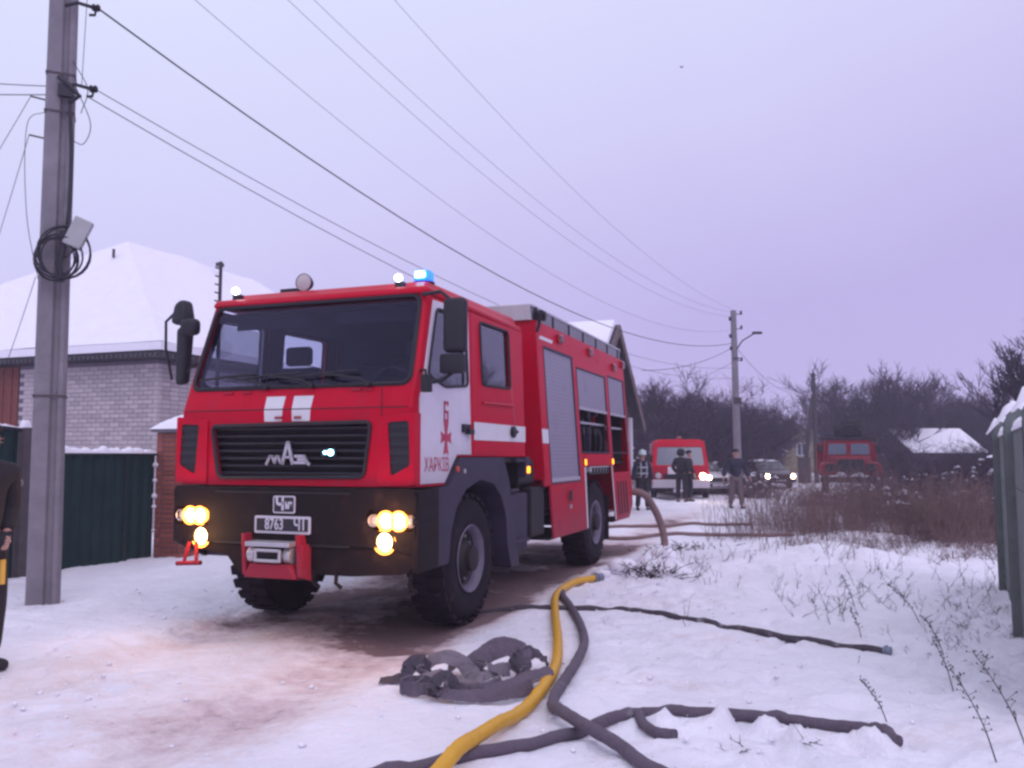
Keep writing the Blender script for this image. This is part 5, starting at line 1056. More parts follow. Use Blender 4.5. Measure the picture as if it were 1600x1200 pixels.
# ================================================================== far houses
def house(name, loc, rz, w, l, hw, hr, wallm, label, wins=(), snow=.15):
    h = empty(name, loc, rz, label, 'house')
    B().plate([(-w/2, -.3), (w/2, -.3), (w/2, hw), (0, hr-.1), (-w/2, hw)], lambda x, z, d: (x, d, z), .15).box(-w/2, -w/2+.15, .15, l, -.3, hw).box(w/2-.15, w/2, .15, l, -.3, hw).build('wall', wallm, h)
    for sg in (1, -1):
        B().hexa([(sg*(w/2+.3), -.3, hw-.2), (0, -.3, hr), (sg*(w/2+.3), l, hw-.2), (0, l, hr), (sg*(w/2+.3), -.3, hw-.12), (0, -.3, hr+.08), (sg*(w/2+.3), l, hw-.12), (0, l, hr+.08)]).build('roof', ROOFD, h)
        B().hexa([(sg*(w/2+.32), -.32, hw-.118), (0, -.32, hr+.082), (sg*(w/2+.32), l, hw-.118), (0, l, hr+.082), (sg*(w/2+.25), -.25, hw-.118+snow), (0, -.25, hr+.08+snow), (sg*(w/2+.25), l, hw-.118+snow), (0, l, hr+.08+snow)]).build('roof_snow', SNOW, h)
    for x, z, ww, wh in wins:
        f = B().plate([(x-ww/2, z-wh/2), (x+ww/2, z-wh/2), (x+ww/2, z+wh/2), (x-ww/2, z+wh/2)], lambda x, z, d: (x, d-.03, z), .03, [[(x-ww/2+.08, z-wh/2+.08), (x-.03, z-wh/2+.08), (x-.03, z+wh/2-.08), (x-ww/2+.08, z+wh/2-.08)], [(x+.03, z-wh/2+.08), (x+ww/2-.08, z-wh/2+.08), (x+ww/2-.08, z+wh/2-.08), (x+.03, z+wh/2-.08)]]).build('window', DECALW, h)
        B().box(x-ww/2+.06, x+ww/2-.06, -.012, -.004, z-wh/2+.06, z+wh/2-.06).build('pane', mat('far_pane', (.04, .05, .08), .1), f)
    return h
YEL = mat('pale_yellow_render', (.26, .22, .14), .9, var=.15)
house('yellow_house', (26.3, 80, Hg(26.3, 80)), R(-12), 4.6, 9, 3.5, 5.0, YEL, 'small pale yellow gabled house with two windows among the far trees', ((-1.1, 2.2, .9, 1.2), (1.0, 2.2, .9, 1.2)))
house('far_house', (27.0, 60, Hg(27.0, 60)), R(-82), 5.0, 5.2, 1.9, 3.3, mat('dark_brick_far', (.055, .030, .035), .9, var=.3), 'low dark brick house with a wide snowy roof behind the dry brush at the right', ((-1.5, 1.2, .9, 1.0),))
house('far_house', (17.5, 62, Hg(17.5, 62)), R(28), 6.0, 7, 2.0, 3.0, mat('grey_shed_wall', (.10, .09, .10), .9, var=.3), 'low snow roofed shed in the trees just left of the far lamp pole')
house('far_house', (9.8, 56, Hg(9.8, 56)), R(-10), 5.0, 6, 3.2, 4.2, mat('faded_teal_wall', (.07, .13, .15), .9, var=.3), 'faded teal walled house screened by snowy bushes behind the small fire van')

# ================================================================== trees
def tree_meshes(seed, H, spread, trunk_h, n_main, depth, up=.5, fine=.011):
    r = random.Random(seed); tv = B(); cv = []; cf = []
    def seg(a, b, ra, rb, n=3, big=False):
        if big: tv.cyl(a, b, ra, rb, 6, cap=False); return
        d = (b-a).normalized(); u = d.orthogonal().normalized(); w = d.cross(u); k = len(cv)
        for p, q in ((a, ra), (b, rb)):
            for i in range(3): t = 2.094*i; cv.append(p+(u*math.cos(t)+w*math.sin(t))*q)
        cf.extend([(k, k+1, k+4, k+3), (k+1, k+2, k+5, k+4), (k+2, k, k+3, k+5)])
    def grow_b(p, d, L, rad, lev):
        n = 3 if lev > 0 else 2; pts = [p]
        for i in range(n):
            d = (d+Vector((r.uniform(-.22, .22), r.uniform(-.22, .22), r.uniform(-.06, .20)*up*2))).normalized(); q = pts[-1]+d*L/n; ra = rad*(1-.55*i/n); rb = rad*(1-.55*(i+1)/n)
            seg(pts[-1], q, ra, rb, big=(lev >= depth-1)); pts.append(q)
            if lev > 0:
                m = 2 if lev > 1 else 3
                for _ in range(m):
                    if r.random() < .88:
                        az = r.uniform(0, 6.283); t = r.uniform(.45, 1.0); nd = (d*math.cos(t)+(d.orthogonal().normalized()*math.cos(az)+d.cross(d.orthogonal().normalized())*math.sin(az))*math.sin(t)*spread+Vector((0, 0, up*.35))).normalized()
                        grow_b(pts[-1].lerp(pts[-2], r.random()*.6), nd, L*r.uniform(.5, .78), max(fine, rb*.6), lev-1)
    tr = H*.018+.05; base = Vector((0, 0, -.2)); top = Vector((r.uniform(-.2, .2), r.uniform(-.2, .2), trunk_h))
    tv.cyl(base, top, tr*1.25, tr, 8, cap=False)
    for k in range(n_main):
        az = 6.283*k/n_main+r.uniform(-.4, .4); t = r.uniform(.15, .75)*spread; d = Vector((math.sin(t)*math.cos(az), math.sin(t)*math.sin(az), math.cos(t)))
        grow_b(top-Vector((0, 0, r.uniform(0, trunk_h*.35))), d, (H-trunk_h)*r.uniform(.42, .62), tr*.6, depth)
    c = B(); c.v = [tuple(q) for q in cv]; c.f = cf; c.m = [0]*len(cf)
    zt_ = sorted(q[2] for q in cv)[-20]; sc_ = H/max(.1, zt_)
    for b_ in (tv, c): b_.v = [(x*sc_, y*sc_, z*sc_) for x, y, z in b_.v]
    return tv, c
PROT = []
def mk(b, name, m):
    me_ = bpy.data.meshes.new(name); me_.from_pydata([tuple(p) for p in b.v], [], b.f); me_.materials.append(m); return me_
for sd, sp_, th, nm, dp, up_ in ((1, .9, 1.6, 6, 4, .5), (2, 1.1, .9, 8, 4, .35), (3, .6, 1.8, 5, 4, .8), (5, 1.25, .5, 10, 3, .3)):
    tv, c = tree_meshes(sd, 7.0, sp_, th, nm, dp, up_, .013); PROT.append((mk(tv, 'trunk', BARK), mk(c, 'crown', TWIG)))
def tree(u, vtop, Y, k, label, wk=1.0, cat='tree', name='bare_tree', rz=None):
    x = (u-800)/F_PX*Y; z0 = Hg(x, Y); ztop = EYE+(712-vtop)/F_PX*Y; s = (ztop-z0)/7.0
    t = empty(name, (x, Y, z0), rnd.uniform(0, 6.28) if rz is None else rz, label, cat, 'bare trees beyond the snow'); t.scale = (s*wk, s*wk, s)
    for me_, n in zip(PROT[k], ('trunk', 'crown')): o = bpy.data.objects.new(n, me_); COL.objects.link(o); o.parent = t
    return t
for a in ((1018, 600, 50, 1, 'bushy bare tree just right of the wooden gable house', 1.2), (1052, 578, 54, 0, 'tallest bare tree behind the small fire van', 1.3), (1085, 588, 60, 1, 'dense bare tree behind the right side of the small fire van', 1.3),
          (1118, 606, 52, 0, 'bare tree just left of the lamp pole, standing behind the white car', 1.2), (1040, 640, 40, 3, 'low tangled snowy thicket tree right behind the small fire van', 1.7), (1128, 655, 43, 3, 'low spreading bare tree at the foot of the lamp pole', 1.8),
          (1175, 612, 58, 1, 'bare tree just right of the lamp pole', 1.2), (1205, 622, 76, 0, 'faint bare tree beyond the snowy shed, left of the yellow house', 1.4), (1244, 640, 110, 1, 'far hazy tree behind the yellow house', 1.3), (1184, 672, 50, 3, 'low dark shrubby tree between lamp pole and yellow house', 1.1),
          (1296, 596, 80, 2, 'thin pale tree right of the braced timber pole', 1.3), (1334, 630, 90, 1, 'small hazy tree behind the old red truck', 1.2), (1362, 560, 62, 0, 'tallest bare tree on the right above the old red truck', 1.35), (1400, 562, 60, 2, 'upright bare tree right of the old red truck', 1.6),
          (1434, 622, 76, 1, 'middle bare tree between the two tall groups on the right', 1.1), (1486, 592, 66, 1, 'dense rounded bare tree over the snowy roof at the right', 1.2), (1524, 592, 64, 0, 'bare tree left of the concrete fence, in front of the others', 1.3),
          (1556, 620, 66, 1, 'bare tree right behind the concrete fence posts', 1.4), (1400, 668, 46, 3, 'low bramble like tree right of the old red truck', 1.2), (1535, 672, 38, 3, 'low thicket tree beside the concrete fence', 1.3), (1478, 684, 40, 3, 'low tangled tree in front of the far brick house', 1.6), (1425, 690, 44, 3, 'lowest thorny tree before the far snowy roof', 1.5),
          (1635, 470, 30, 2, 'bare tree reaching in at the right edge above the concrete fence', 1.5), (1322, 676, 60, 3, 'low brushwood tree just behind the old red truck', 1.4)):
    tree(a[0], a[1], a[2], a[3], a[4], a[5])

# far wood closing the horizon
def stems(n, area, hfun, lean, rad, seed, branch=2, nseg=2, curl=.25):
    """vectorised thin 3-sided stems with side twigs; area(rs, n) -> x, y; returns verts, faces"""
    rs = np.random.RandomState(seed); x, y = area(rs, n); m = len(x); h = hfun(rs, x, y); z = HN(x, y)-.03
    P0 = np.stack([x, y, z], 1); D = np.stack([rs.normal(0, lean, m), rs.normal(0, lean, m), np.ones(m)], 1); D /= np.linalg.norm(D, axis=1)[:, None]
    segs = []
    cur = P0; d = D; rr = rad*(.7+.6*rs.rand(m))
    for s in range(nseg):
        d = d+rs.normal(0, curl, (m, 3))*[1, 1, .3]; d /= np.linalg.norm(d, axis=1)[:, None]; nx = cur+d*(h/nseg)[:, None]
        segs.append((cur, nx, rr*(1-.4*s), rr*(1-.4*(s+1)/1.2)))
        for b in range(branch):
            t = rs.rand(m)[:, None]; bp_ = cur*(1-t)+nx*t; bd = d*.7+rs.normal(0, .55, (m, 3)); bd[:, 2] = np.abs(bd[:, 2])*.8+.1; bd /= np.linalg.norm(bd, axis=1)[:, None]
            L = (h*(.12+.25*rs.rand(m)))[:, None]; e_ = bp_+bd*L; segs.append((bp_, e_, rr*.55, rr*.3))
        cur = nx
    A_ = np.concatenate([s[0] for s in segs]); B_ = np.concatenate([s[1] for s in segs]); ra = np.concatenate([s[2] for s in segs]); rb_ = np.concatenate([s[3] for s in segs])
    dd = B_-A_; dd /= np.linalg.norm(dd, axis=1)[:, None]+1e-9; up_ = np.where(np.abs(dd[:, 2:3]) > .9, [[1., 0, 0]], [[0, 0, 1.]]); u = np.cross(dd, up_); u /= np.linalg.norm(u, axis=1)[:, None]; w = np.cross(dd, u)
    vs_ = []
    for P_, q in ((A_, ra), (B_, rb_)):
        for i in range(3): t = 2.094*i; vs_.append(P_+(u*math.cos(t)+w*math.sin(t))*q[:, None])
    V_ = np.stack(vs_, 1).reshape(-1, 3); k = np.arange(len(A_))*6
    F_ = np.concatenate([np.stack([k, k+1, k+4, k+3], 1), np.stack([k+1, k+2, k+5, k+4], 1), np.stack([k+2, k, k+3, k+5], 1)])
    return V_, F_
def np_obj(name, V_, F_, m, parent=None):
    me_ = bpy.data.meshes.new(name); nf = len(F_); me_.vertices.add(len(V_)); me_.vertices.foreach_set('co', np.ascontiguousarray(V_, dtype=np.float32).ravel()); me_.loops.add(nf*4); me_.loops.foreach_set('vertex_index', F_.ravel().astype(np.int32))
    me_.polygons.add(nf); me_.polygons.foreach_set('loop_start', np.arange(0, nf*4, 4, dtype=np.int32)); me_.polygons.foreach_set('loop_total', np.full(nf, 4, dtype=np.int32)); me_.update(calc_edges=True); me_.materials.append(m)
    o = bpy.data.objects.new(name, me_); COL.objects.link(o)
    if parent: o.parent = parent
    return o
def rect_area(x0, x1, y0, y1): return lambda rs, n: (rs.uniform(x0, x1, n), rs.uniform(y0, y1, n))
V_, F_ = stems(5000, rect_area(-15, 95, 100, 135), lambda rs, x, y: 2.2+4.5*np.clip(fbm(x*.10, y*.05, 3)+.2, 0, 1)+rs.rand(len(x))*1.0, .16, .05, 5, 6, 3); o = np_obj('far_wood', V_, F_, TWIG); tag(o, 'hazy far wood closing off the horizon', 'wood', kind='stuff')
V_, F_ = stems(2600, rect_area(-60, -8, 60, 90), lambda rs, x, y: 3+rs.rand(len(x))*1.5, .16, .04, 6, 5, 3); o = np_obj('far_wood', V_, F_, TWIG); tag(o, 'hazy wood beyond the brick house', 'wood', kind='stuff')

# dry grass and weeds
def wedge(u0, u1, y0, y1, dens=None):
    def f(rs, n):
        y = rs.uniform(y0**.5, y1**.5, n)**2; u = rs.uniform(u0, u1, n); x = (u-800)/F_PX*y
        if dens is not None: k = dens(rs, x, y); x, y = x[k], y[k]
        return x, y
    return f
clump = lambda th: (lambda rs, x, y: (fbm(x*.9, y*.9, 3)+.25*rs.rand(len(x))) > th)
def clumpy(th, uc, uw, yc, yw, sc_=.9):
    def k(rs, x, y):
        u = 800+F_PX*x/y; e_ = ((u-uc)/uw)**2+((y-yc)/yw)**2
        return fbm(x*sc_, y*sc_, 3)+.35*(rs.rand(len(x))-.5) > th+.45*(e_-.35)
    return k
V_, F_ = stems(5600, wedge(1100, 1450, 13.2, 22, clumpy(.01, 1280, 165, 16.8, 4.4, 1.2)), lambda rs, x, y: (.50+.85*rs.rand(len(x))**1.3)*(.8+.9*np.clip(fbm(x*.8, y*.8, 2)+.25, 0, 1)), .17, .0036, 11, 3, 2, .14)
o = np_obj('dry_grass', V_, F_, TWIGR); tag(o, 'thick stand of reddish brown dry grass right of the walking man', 'dry grass', kind='stuff')
V_, F_ = stems(3400, wedge(1390, 1620, 12.6, 19, clumpy(.0, 1500, 150, 15.4, 3.8, 1.3)), lambda rs, x, y: .35+.85*rs.rand(len(x))**1.3, .30, .0045, 12, 4, 2, .25)
o = np_obj('dry_grass', V_, F_, TWIGR); tag(o, 'lower rusty brown undergrowth before the concrete fence', 'dry grass', kind='stuff')
V_, F_ = stems(3600, wedge(1290, 1620, 20, 34, clumpy(-.02, 1450, 170, 27, 9, .8)), lambda rs, x, y: .45+.95*rs.rand(len(x)), .28, .009, 13, 4, 3, .22)
o = np_obj('brushwood', V_, F_, TWIGD); tag(o, 'dark tangled brushwood on the slope between the grass and the old red truck', 'brushwood', kind='stuff')
V_, F_ = stems(2600, wedge(1180, 1620, 11.2, 14.5, clumpy(.08, 1430, 230, 13.2, 1.9, 1.6)), lambda rs, x, y: .12+.38*rs.rand(len(x))**1.5, .30, .0034, 17, 3, 2, .25)
o = np_obj('dry_grass', V_, F_, TWIGR); tag(o, 'short scattered brown grass creeping out over the snow mound', 'dry grass', kind='stuff')
V_, F_ = stems(420, wedge(1060, 1600, 8.0, 14.5, clump(.12)), lambda rs, x, y: .10+.22*rs.rand(len(x)), .4, .0035, 14, 3, 2, .3)
o = np_obj('sparse_stubble', V_, F_, TWIGD); tag(o, 'sparse dark stubble poking through the snow', 'stubble', kind='stuff')
V_, F_ = stems(190, lambda rs, n: (lambda t, d_: (4.1+1.2*t-d_*.9-.0, 7.0+2.6*t-.4*d_))(rs.rand(n), np.abs(rs.normal(0, .7, n))), lambda rs, x, y: .04+.15*rs.rand(len(x)), .7, .0022, 15, 3, 2, .4)
o = np_obj('sparse_stubble', V_, F_, TWIGD); tag(o, 'thin dry stalks in the snow along the foot of the concrete fence', 'stubble', kind='stuff')
# snow laden shrubs
def shrub(x, y, h, w, seed, label, m=TWIGD, snow=True, n=150):
    z = Hg(x, y); s = empty('shrub', (0, 0, 0), 0, label, 'shrub')
    V_, F_ = stems(n, lambda rs, n_: (x+rs.normal(0, w*.35, n_), y+rs.normal(0, w*.3, n_)), lambda rs, X, Y: h*(.55+.45*rs.rand(len(X)))*np.exp(-((X-x)/w)**2*.5), .32, .010, seed, 5, 3, .28); np_obj('stems', V_, F_, m, s)
    if snow:
        r = random.Random(seed); b = B()
        for k in range(int(34*w)):
            px = x+r.gauss(0, w*.4); py = y+r.gauss(0, w*.3); pz_ = z+h*r.uniform(.02, .8)*math.exp(-((px-x)/w)**2*.6); q = r.uniform(.016, .05); L_ = r.uniform(1.0, 4.5)*q; a_ = r.uniform(0, 3.14)
            b.tube([(px-L_*math.cos(a_), py-L_*math.sin(a_), pz_-q*r.uniform(0, 1)), (px, py, pz_+q*.4), (px+L_*math.cos(a_), py+L_*math.sin(a_), pz_-q*r.uniform(0, 1))], [q*.4, q, q*.3], 6)
        b.build('clinging_snow', SNOW, s, smooth=True)['kind'] = 'stuff'
    return s
for i, (u, Y, h, w, lb) in enumerate(((1395, 21, 1.0, 1.2, 'snow laden shrub in front of the old red truck, to its right'), (1450, 20, .95, 1.1, 'snow laden shrub in the middle of the right hand brush'), (1505, 19, 1.1, 1.0, 'dark snowy shrub next to the concrete fence'), (1545, 17, 1.1, .8, 'snowy shrub touching the concrete fence in view'),
        (1430, 27, 1.3, 1.8, 'wide snowy shrub just under the far brick house'), (1500, 29, 1.5, 1.8, 'tall snowy shrub under the dense rounded tree'), (1340, 25, .9, 1.5, 'low snowy shrub right before the old red truck'), (1272, 27, .6, 1.2, 'low dark shrub between the two lit car headlamps and the old truck'),
        (1175, 32, 1.2, 1.3, 'dark shrub right of the lamp pole foot'), (1012, 36, 2.6, 1.6, 'tall snow frosted shrub beside the wooden gable house'), (1080, 38, 2.0, 1.8, 'snow frosted shrub directly behind the small fire van'), (1130, 36, 1.8, 1.4, 'snow frosted shrub behind the white car'), (1548, 26, 2.0, 1.6, 'tall dark shrub behind the concrete fence end'))):
    shrub((u-800)/F_PX*Y, Y, h, w, 40+i, lb, n=int(80+32*w))

# debris of broken branches with a ploughed snow chunk by the rear wheel
V_, F_ = stems(70, lambda rs, n: (1.78+rs.normal(0, .20, n), 11.0+rs.normal(0, .12, n)), lambda rs, x, y: .12+.25*rs.rand(len(x)), 1.4, .007, 21, 3, 2, .5)
o = np_obj('broken_branches', V_, F_, TWIGD); tag(o, 'heap of broken dark branches in the snow by the rear wheel', 'branches', kind='stuff')
V_, F_ = stems(40, lambda rs, n: (2.9+rs.normal(0, .35, n), 14.5+rs.normal(0, .1, n)), lambda rs, x, y: .10+.15*rs.rand(len(x)), 1.4, .01, 22, 3, 2, .5)
o = np_obj('broken_branches', V_, F_, TWIGD); tag(o, 'dark trampled branches under the arching suction hose', 'branches', kind='stuff')

# single dry weeds at the front right
def weed(x, y, h, dx, dy, seed, label):
    r = random.Random(seed); z = Hg(x, y); w = empty('dry_weed', (x, y, z), 0, label, 'weed'); P = spline([(0, 0, -.03), (dx*.3, dy*.3, h*.4), (dx*.7, dy*.7, h*.78), (dx, dy, h)], 6); b = B(); b.tube(P, [.0042-.0025*i/len(P) for i in range(len(P))], 4); b.build('stem', TWIGD, w)
    t = B()
    for p in P[5:]:
        for _ in range(2):
            q = p+Vector((r.uniform(-.05, .05), r.uniform(-.05, .05), r.uniform(.0, .05)))*h*2; t.tube([p, q], .0015, 3); t.lathe([(.001, -.006), (.005, 0), (.001, .006)], q, (0, 0, 1), 5)
    t.build('twigs', TWIGD, w); return w
for i, (x, y, h, dx, dy, lb) in enumerate(((2.42, 4.35, .42, -.16, .10, 'tall dry weed leaning left at the bottom right corner'), (2.62, 4.4, .50, -.22, .1, 'tallest dry weed by the right edge, leaning over'), (2.95, 5.8, .30, -.10, .05, 'dry weed stalk with a dark seed head mid way up the right edge'),
        (3.35, 6.7, .28, -.15, .0, 'thin curved weed in front of the nearest concrete fence post'), (3.0, 7.4, .22, -.05, .1, 'short weed left of the concrete fence foot'), (3.75, 7.9, .35, -.3, .0, 'weed bending out from the far concrete post'), (2.25, 5.2, .22, -.12, .1, 'small weed nearest the end of the grey arc hose'), (3.55, 8.9, .3, -.1, .1, 'upright weed before the brush, left of the far concrete post'))):
    weed(x, y, h, dx, dy, 60+i, lb)
# snow chunks
for i, (x, y, q, lb) in enumerate(((1.45, 11.25, .17, 'largest lump of ploughed snow beside the rear wheel'), (1.15, 11.0, .09, 'small snow lump at the end of the yellow hose'), (2.05, 11.5, .14, 'snow lump right of the broken branches'))):
    b = B(); n = 10; vs_ = []
    for j in range(7):
        for k in range(n):
            th = math.pi*j/6; ph = 2*math.pi*k/n; rr = q*(1+.5*float(fbm(x*9+math.cos(ph)*2+j, y*9+math.sin(ph)*2, 3))); vs_.append((rr*math.sin(th)*math.cos(ph)*1.3, rr*math.sin(th)*math.sin(ph), rr*math.cos(th)*.7))
    b.addp(vs_, [(j*n+k, j*n+(k+1) % n, (j+1)*n+(k+1) % n, (j+1)*n+k) for j in range(6) for k in range(n)]); o = b.build('snow_lump', SNOW, None, smooth=True, loc=(x, y, Hg(x, y)+q*.25), ang=80); tag(o, lb, 'snow lump')

# ================================================================== concrete fence at the right
FN0 = Vector((4.235, 7.12, 0)); FND = Vector((.463, .886, 0)).normalized(); FNR = math.atan2(FND.y, FND.x)
cf = empty('concrete_fence', (FN0.x, FN0.y, Hg(FN0.x, FN0.y)-.0), FNR, 'grey concrete panel fence with snow capped posts running along the right edge', 'fence')
for i, xx in enumerate((0.0, 2.5, -2.3)):
    zt = 1.90 if i == 0 else (1.87 if i == 1 else 1.9); w_ = .085
    p = B().plate(rpoly([(-w_, -.4), (w_, -.4), (w_, zt-.14), (w_*.2, zt), (-w_, zt-.04)], .02, 2), lambda u, v, d: (xx+d-.07, u, v), .14).build('post', CONC2, cf, bevel=.008)
    snow_ridge('snow_cap', [(xx-.02, -w_-.05, zt-.03), (xx+.01, -w_*.3, zt-.015), (xx, w_*.3, zt-.02), (xx-.01, w_+.05, zt-.14)], .075, .07, p, 11+i, 14, .6)
    B().box(xx-.02, xx+.02, w_-.002, w_+.004, -.3, zt-.2).build('groove', CHASSIS, p)
for i, (a, b_) in enumerate(((.075, 2.425), (-2.225, -.075))):
    for k in range(4):
        pn = B().box(a, b_, -.022, .022, -.2+k*.475, -.2+k*.475+.47).box(a, b_, -.036, -.022, -.2+k*.475+.03, -.2+k*.475+.11).box(a, b_, -.036, -.022, -.2+k*.475+.36, -.2+k*.475+.44).build('panel', CONC2, cf, bevel=.005)
snow_ridge('panel_snow', [(.1, 0, 1.70), (1.2, 0, 1.70), (2.4, 0, 1.70)], .04, .07, cf, 8)
snow_ridge('panel_snow', [(-2.2, 0, 1.70), (-1.2, 0, 1.70), (-.1, 0, 1.70)], .04, .07, cf, 9)

# ================================================================== hoses
def hose(name, pts, r, m, label, bury=.0, n=12, cat='hose', ends=True, wob=0., seg=10):
    P = []
    for p in pts: z = p[2] if len(p) > 2 else 0; P.append((p[0], p[1], Hg(p[0], p[1])+r*(1-bury)+z))
    Q = spline(P, n); rs_ = random.Random(len(label)); Q2 = []
    for i, q in enumerate(Q): 
        extra_z = 0 
        g_ = Hg(q.x, q.y)+r*(1-bury); hz_ = max(0, q.z-g_); Q2.append(Vector((q.x, q.y, g_+hz_+wob*math.sin(i*.55)*math.sin(i*.21+1))))
    rad = [r*(1+.03*math.sin(i*1.3)) for i in range(len(Q2))]
    return tag(B().tube(Q2, rad, seg).build(name, m, None, smooth=True, ang=60), label, cat)
yh = hose('fire_hose', [(-.50, 3.75), (-.36, 4.15, .03), (-.27, 4.42, .05), (-.19, 4.68, .055), (-.08, 4.98, .03), (.06, 5.38), (.22, 5.89), (.34, 6.61), (.40, 7.6), (.43, 8.6), (.49, 9.5), (.69, 10.25), (1.03, 10.72)], .041, HOSEY, 'thick bright yellow hose winding from the bottom edge to the rear wheel')
gh1 = hose('fire_hose', [(1.10, 3.75), (.71, 4.35), (.56, 4.65, .02), (.40, 4.92, .05), (.29, 5.21, .04), (.26, 5.55), (.36, 6.02), (.49, 6.61), (.61, 7.29), (.64, 8.12), (.60, 8.95), (.56, 9.5, -.02), (.57, 9.8, -.05)], .038, HOSEG, 'grey hose snaking beside the yellow hose and forking to the bottom edge')
gh2 = hose('fire_hose', [(-1.3, 3.95), (-.51, 4.35), (-.2, 4.58), (.11, 4.82), (.37, 5.02), (.61, 5.21), (.91, 5.35), (1.23, 5.39), (1.56, 5.31), (1.85, 5.13), (2.02, 4.91), (2.09, 4.72)], .036, HOSEG, 'long grey hose curving across the front and ending in the snow at the right', bury=.25)
gh3 = hose('fire_hose', [(-1.2, 9.25), (-.5, 8.98), (.3, 8.9), (.46, 8.9, .0), (1.0, 8.92), (1.5, 8.62), (2.0, 8.05), (2.5, 7.45), (2.98, 6.86)], .032, HOSED, 'thin dark hose partly sunk in snow, running from the front wheel to the right', bury=.85, wob=.014)
gh4 = hose('fire_hose', [(.76, 5.27, -.01), (.775, 5.12), (.82, 4.98), (.92, 4.90)], .032, HOSEG, 'short bent stub of grey hose emerging under the long curved one', bury=.2)
for (p0, p1, rr, lb) in (((2.96, 6.88), (3.0, 6.84), .036, 'metal coupling at the end of the thin dark hose'), ((1.02, 10.70), (1.13, 10.82), .05, 'bluish metal coupling at the far end of the yellow hose')):
    z = Hg(*p0)+rr*.7; a = Vector((*p0, z)); b_ = Vector((*p1, z)); t = b_-a; o = B().cyl(a, b_, rr, n=16).cyl(a+t*.3, a+t*.5, rr*1.2, n=16).build('hose_coupling', mat('coupling_metal', (.20, .22, .28), .4, metal=.6), None, bevel=.004); tag(o, lb, 'coupling')
e2 = S2W(-.38, 8.42)
g_ = B().tube(spline([(e2[0], e2[1], .98), (2.25, 14.85, .95), (2.48, 15.05, .72), (2.64, 15.15, .40), (2.70, 15.15, .12), (2.69, 15.1, Hg(2.69, 15.1)-.03)], 8), .065, 10).build('suction_hose', HOSEB, None, smooth=True); tag(g_, 'brown suction hose arching from the back of the engine down to the snow', 'hose')
hose('fire_hose', [(1.6, 18.4), (2.6, 19.0), (3.6, 19.5), (4.7, 19.6), (5.6, 19.9)], .035, HOSEB, 'brown hose lying across the road behind the engine, farther one')
hose('fire_hose', [(1.6, 16.4), (2.3, 16.5), (3.1, 16.9), (4.2, 17.1), (5.6, 17.0)], .035, HOSEB, 'brown hose lying across the road behind the engine, nearer one')

HOSEW = mat('pale_hose_edge', (.24, .21, .25), .9, var=.3, scale=12)  # paler strip along ribbon edges, setting the lengths apart
HSH = [HOSEG, mat('canvas_hose_shade_tone', (.045, .032, .052), .7, var=.3, scale=9, bump=.8, bscale=28), mat('canvas_hose_light_tone', (.165, .135, .165), .95, var=.25, scale=9, dirt=(.08, .06, .08), dscale=8, dthr=.56, bump=.8, bscale=28)]; RN = [0]  # dark and light hose tones paint shading between folds into the colour
# crumpled flat hose heap
HB = empty('flat_hose_heap', (-.30, 6.05, Hg(-.3, 6.05)), 0, 'crumpled heap of flat grey canvas hose lying on the snow in front of the engine', 'hose')
def ribbon(name, pts, w, tws, m=None, flat=.2):
    P = spline(pts, 7); n = len(P); rj = random.Random(int(pts[0][0]*100)+7); P = [p+Vector((rj.uniform(-.004, .004), rj.uniform(-.004, .004), rj.uniform(-.003, .003))) for p in P]; k = len(tws)-1; tw = []
    for i in range(n):
        f = i/(n-1)*k; a = int(min(k-1, f)); f -= a; f = f*f*(3-2*f); tw.append(tws[a]*(1-f)+tws[a+1]*f+rj.uniform(-.06, .06))
    rad = [w*1.02*(1+.07*math.sin(i*.45)) for i in range(n)]
    b = B().tube(P, rad, 14, flat=flat*.55, tw=tw, sq=.6)
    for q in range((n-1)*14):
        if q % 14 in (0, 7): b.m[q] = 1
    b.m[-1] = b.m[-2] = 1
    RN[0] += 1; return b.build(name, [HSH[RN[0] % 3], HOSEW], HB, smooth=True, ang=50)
h90 = math.pi/2; q0 = [0, 0]
def circ(cx, cy_, r, a0, a1, z, n=8, tilt=0.): return [(cx+r*math.cos(R(a0+(a1-a0)*i/n)), cy_+r*.8*math.sin(R(a0+(a1-a0)*i/n)), z+tilt*math.sin(R(a0+(a1-a0)*i/n))) for i in range(n+1)]
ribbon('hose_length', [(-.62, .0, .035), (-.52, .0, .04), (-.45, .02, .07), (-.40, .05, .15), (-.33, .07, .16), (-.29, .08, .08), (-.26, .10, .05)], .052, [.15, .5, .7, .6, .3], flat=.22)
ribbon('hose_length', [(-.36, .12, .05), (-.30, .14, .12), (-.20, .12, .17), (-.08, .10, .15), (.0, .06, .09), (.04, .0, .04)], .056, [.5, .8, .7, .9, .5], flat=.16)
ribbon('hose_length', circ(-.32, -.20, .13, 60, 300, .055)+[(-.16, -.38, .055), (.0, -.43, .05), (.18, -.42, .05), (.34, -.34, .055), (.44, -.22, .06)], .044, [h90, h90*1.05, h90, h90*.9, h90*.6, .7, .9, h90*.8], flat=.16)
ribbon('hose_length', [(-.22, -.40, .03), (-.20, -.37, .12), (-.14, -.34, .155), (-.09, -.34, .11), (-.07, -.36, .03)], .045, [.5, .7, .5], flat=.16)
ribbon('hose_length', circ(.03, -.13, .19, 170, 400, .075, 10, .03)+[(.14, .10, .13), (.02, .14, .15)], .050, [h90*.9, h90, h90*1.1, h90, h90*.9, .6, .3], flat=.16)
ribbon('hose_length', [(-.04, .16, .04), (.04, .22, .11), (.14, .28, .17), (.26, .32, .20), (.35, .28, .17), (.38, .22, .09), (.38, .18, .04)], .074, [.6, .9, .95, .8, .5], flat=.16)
ribbon('hose_length', [(.30, .22, .05), (.36, .24, .13), (.44, .32, .16), (.52, .40, .11), (.56, .44, .06)], .062, [.6, .8, .6, .5], flat=.24)
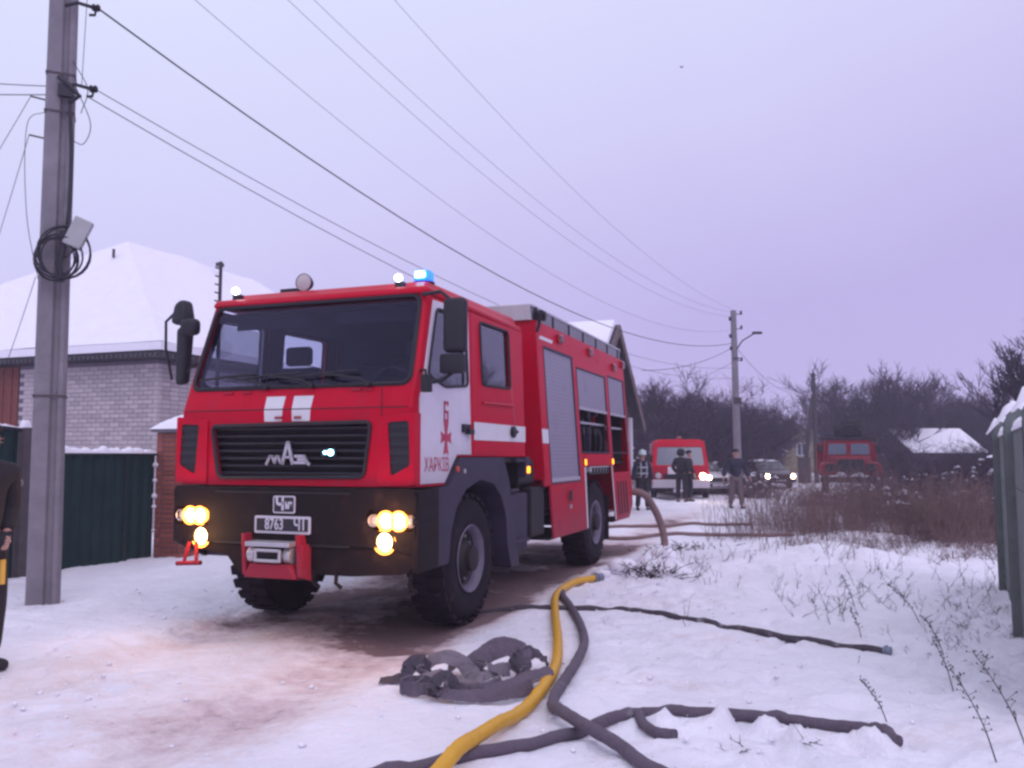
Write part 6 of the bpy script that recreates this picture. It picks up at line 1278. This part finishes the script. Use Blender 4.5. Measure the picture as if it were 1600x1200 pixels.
ribbon('hose_length', [(-.40, -.08, .04), (-.30, -.06, .09), (-.20, -.10, .11), (-.10, -.06, .07), (.02, -.10, .05), (.12, -.08, .09), (.22, -.02, .12), (.28, .08, .09), (.22, .16, .06)], .042, [.2, .1, .6, .3, .1, .5, h90*.7, h90, h90*.8], flat=.16)
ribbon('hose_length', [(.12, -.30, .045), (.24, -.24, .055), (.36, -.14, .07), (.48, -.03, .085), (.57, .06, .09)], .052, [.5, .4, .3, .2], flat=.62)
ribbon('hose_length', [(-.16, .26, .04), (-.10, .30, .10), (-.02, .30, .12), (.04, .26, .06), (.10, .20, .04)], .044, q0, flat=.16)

# twig half under snow
V_, F_ = stems(12, lambda rs, n: (1.15+.45*rs.rand(n), 4.78-.12*rs.rand(n)), lambda rs, x, y: .08+.12*rs.rand(len(x)), 2.0, .004, 31, 2, 2, .6); o = np_obj('fallen_twig', V_, F_, TWIGD); tag(o, 'thin fallen twigs in the churned snow near the short hose stub', 'twig', kind='stuff')
# bird
b = B(); b.tube([(-.10, 0, 0), (-.04, 0, .01), (.05, 0, .0), (.12, 0, -.005)], [.008, .03, .028, .006], 8); b.addp([(0, .02, .01), (.03, .17, .05), (-.03, .17, .05), (-.05, .02, .01), (0, -.02, .01), (.03, -.17, .05), (-.03, -.17, .05), (-.05, -.02, .01)], [(0, 1, 2, 3), (4, 5, 6, 7)])
o = b.build('bird', BLACKC, None, loc=(8.3, 40, 20.6), rot=(R(20), 0, R(40))); tag(o, 'tiny dark bird alone in the empty sky', 'bird')

# loose crumbs and clods of snow kicked about
rs_ = np.random.RandomState(77); nC = 1800
cx = np.concatenate([rs_.uniform(-5.5, 4.2, nC//2), rs_.normal(1.3, .9, nC//4), rs_.normal(-3.0, .6, nC//4)]); cy2 = np.concatenate([rs_.uniform(4.2, 11, nC//2), rs_.uniform(4.4, 12, nC//4), rs_.uniform(5, 12, nC//4)])
Xc = (cx-O[0])*EX[0]+(cy2-O[1])*EX[1]; Yc = (cx-O[0])*EY[0]+(cy2-O[1])*EY[1]; kk = ~((Xc > -2.7) & (Xc < .45) & (Yc > -.9)); cx, cy2 = cx[kk], cy2[kk]
cs = .004+.022*rs_.rand(len(cx))**4; base = np.array([[1, 0, 0], [.3, .95, 0], [-.8, .6, 0], [-.8, -.6, 0], [.3, -.95, 0], [.1, 0, .75], [.1, 0, -.5]])
V_ = (base[None]*(.7+.6*rs_.rand(len(cx), 7, 1)))*cs[:, None, None]; a_ = rs_.rand(len(cx))*6.28; ca, sa = np.cos(a_)[:, None], np.sin(a_)[:, None]
V_ = np.stack([V_[..., 0]*ca-V_[..., 1]*sa+cx[:, None], V_[..., 0]*sa+V_[..., 1]*ca+cy2[:, None], V_[..., 2]+(HN(cx, cy2)+cs*.25)[:, None]], -1).reshape(-1, 3)
tri = np.array([[i, (i+1) % 5, 5] for i in range(5)]+[[(i+1) % 5, i, 6] for i in range(5)]); F_ = (tri[None]+(np.arange(len(cx))*7)[:, None, None]).reshape(-1, 3)
me_ = bpy.data.meshes.new('snow_crumbs'); me_.from_pydata(V_.tolist(), [], F_.tolist()); me_.materials.append(SNOW); me_.polygons.foreach_set('use_smooth', [True]*len(me_.polygons)); o = bpy.data.objects.new('snow_crumbs', me_); COL.objects.link(o); tag(o, 'loose crumbs of snow scattered over the road edges', 'snow', kind='stuff')
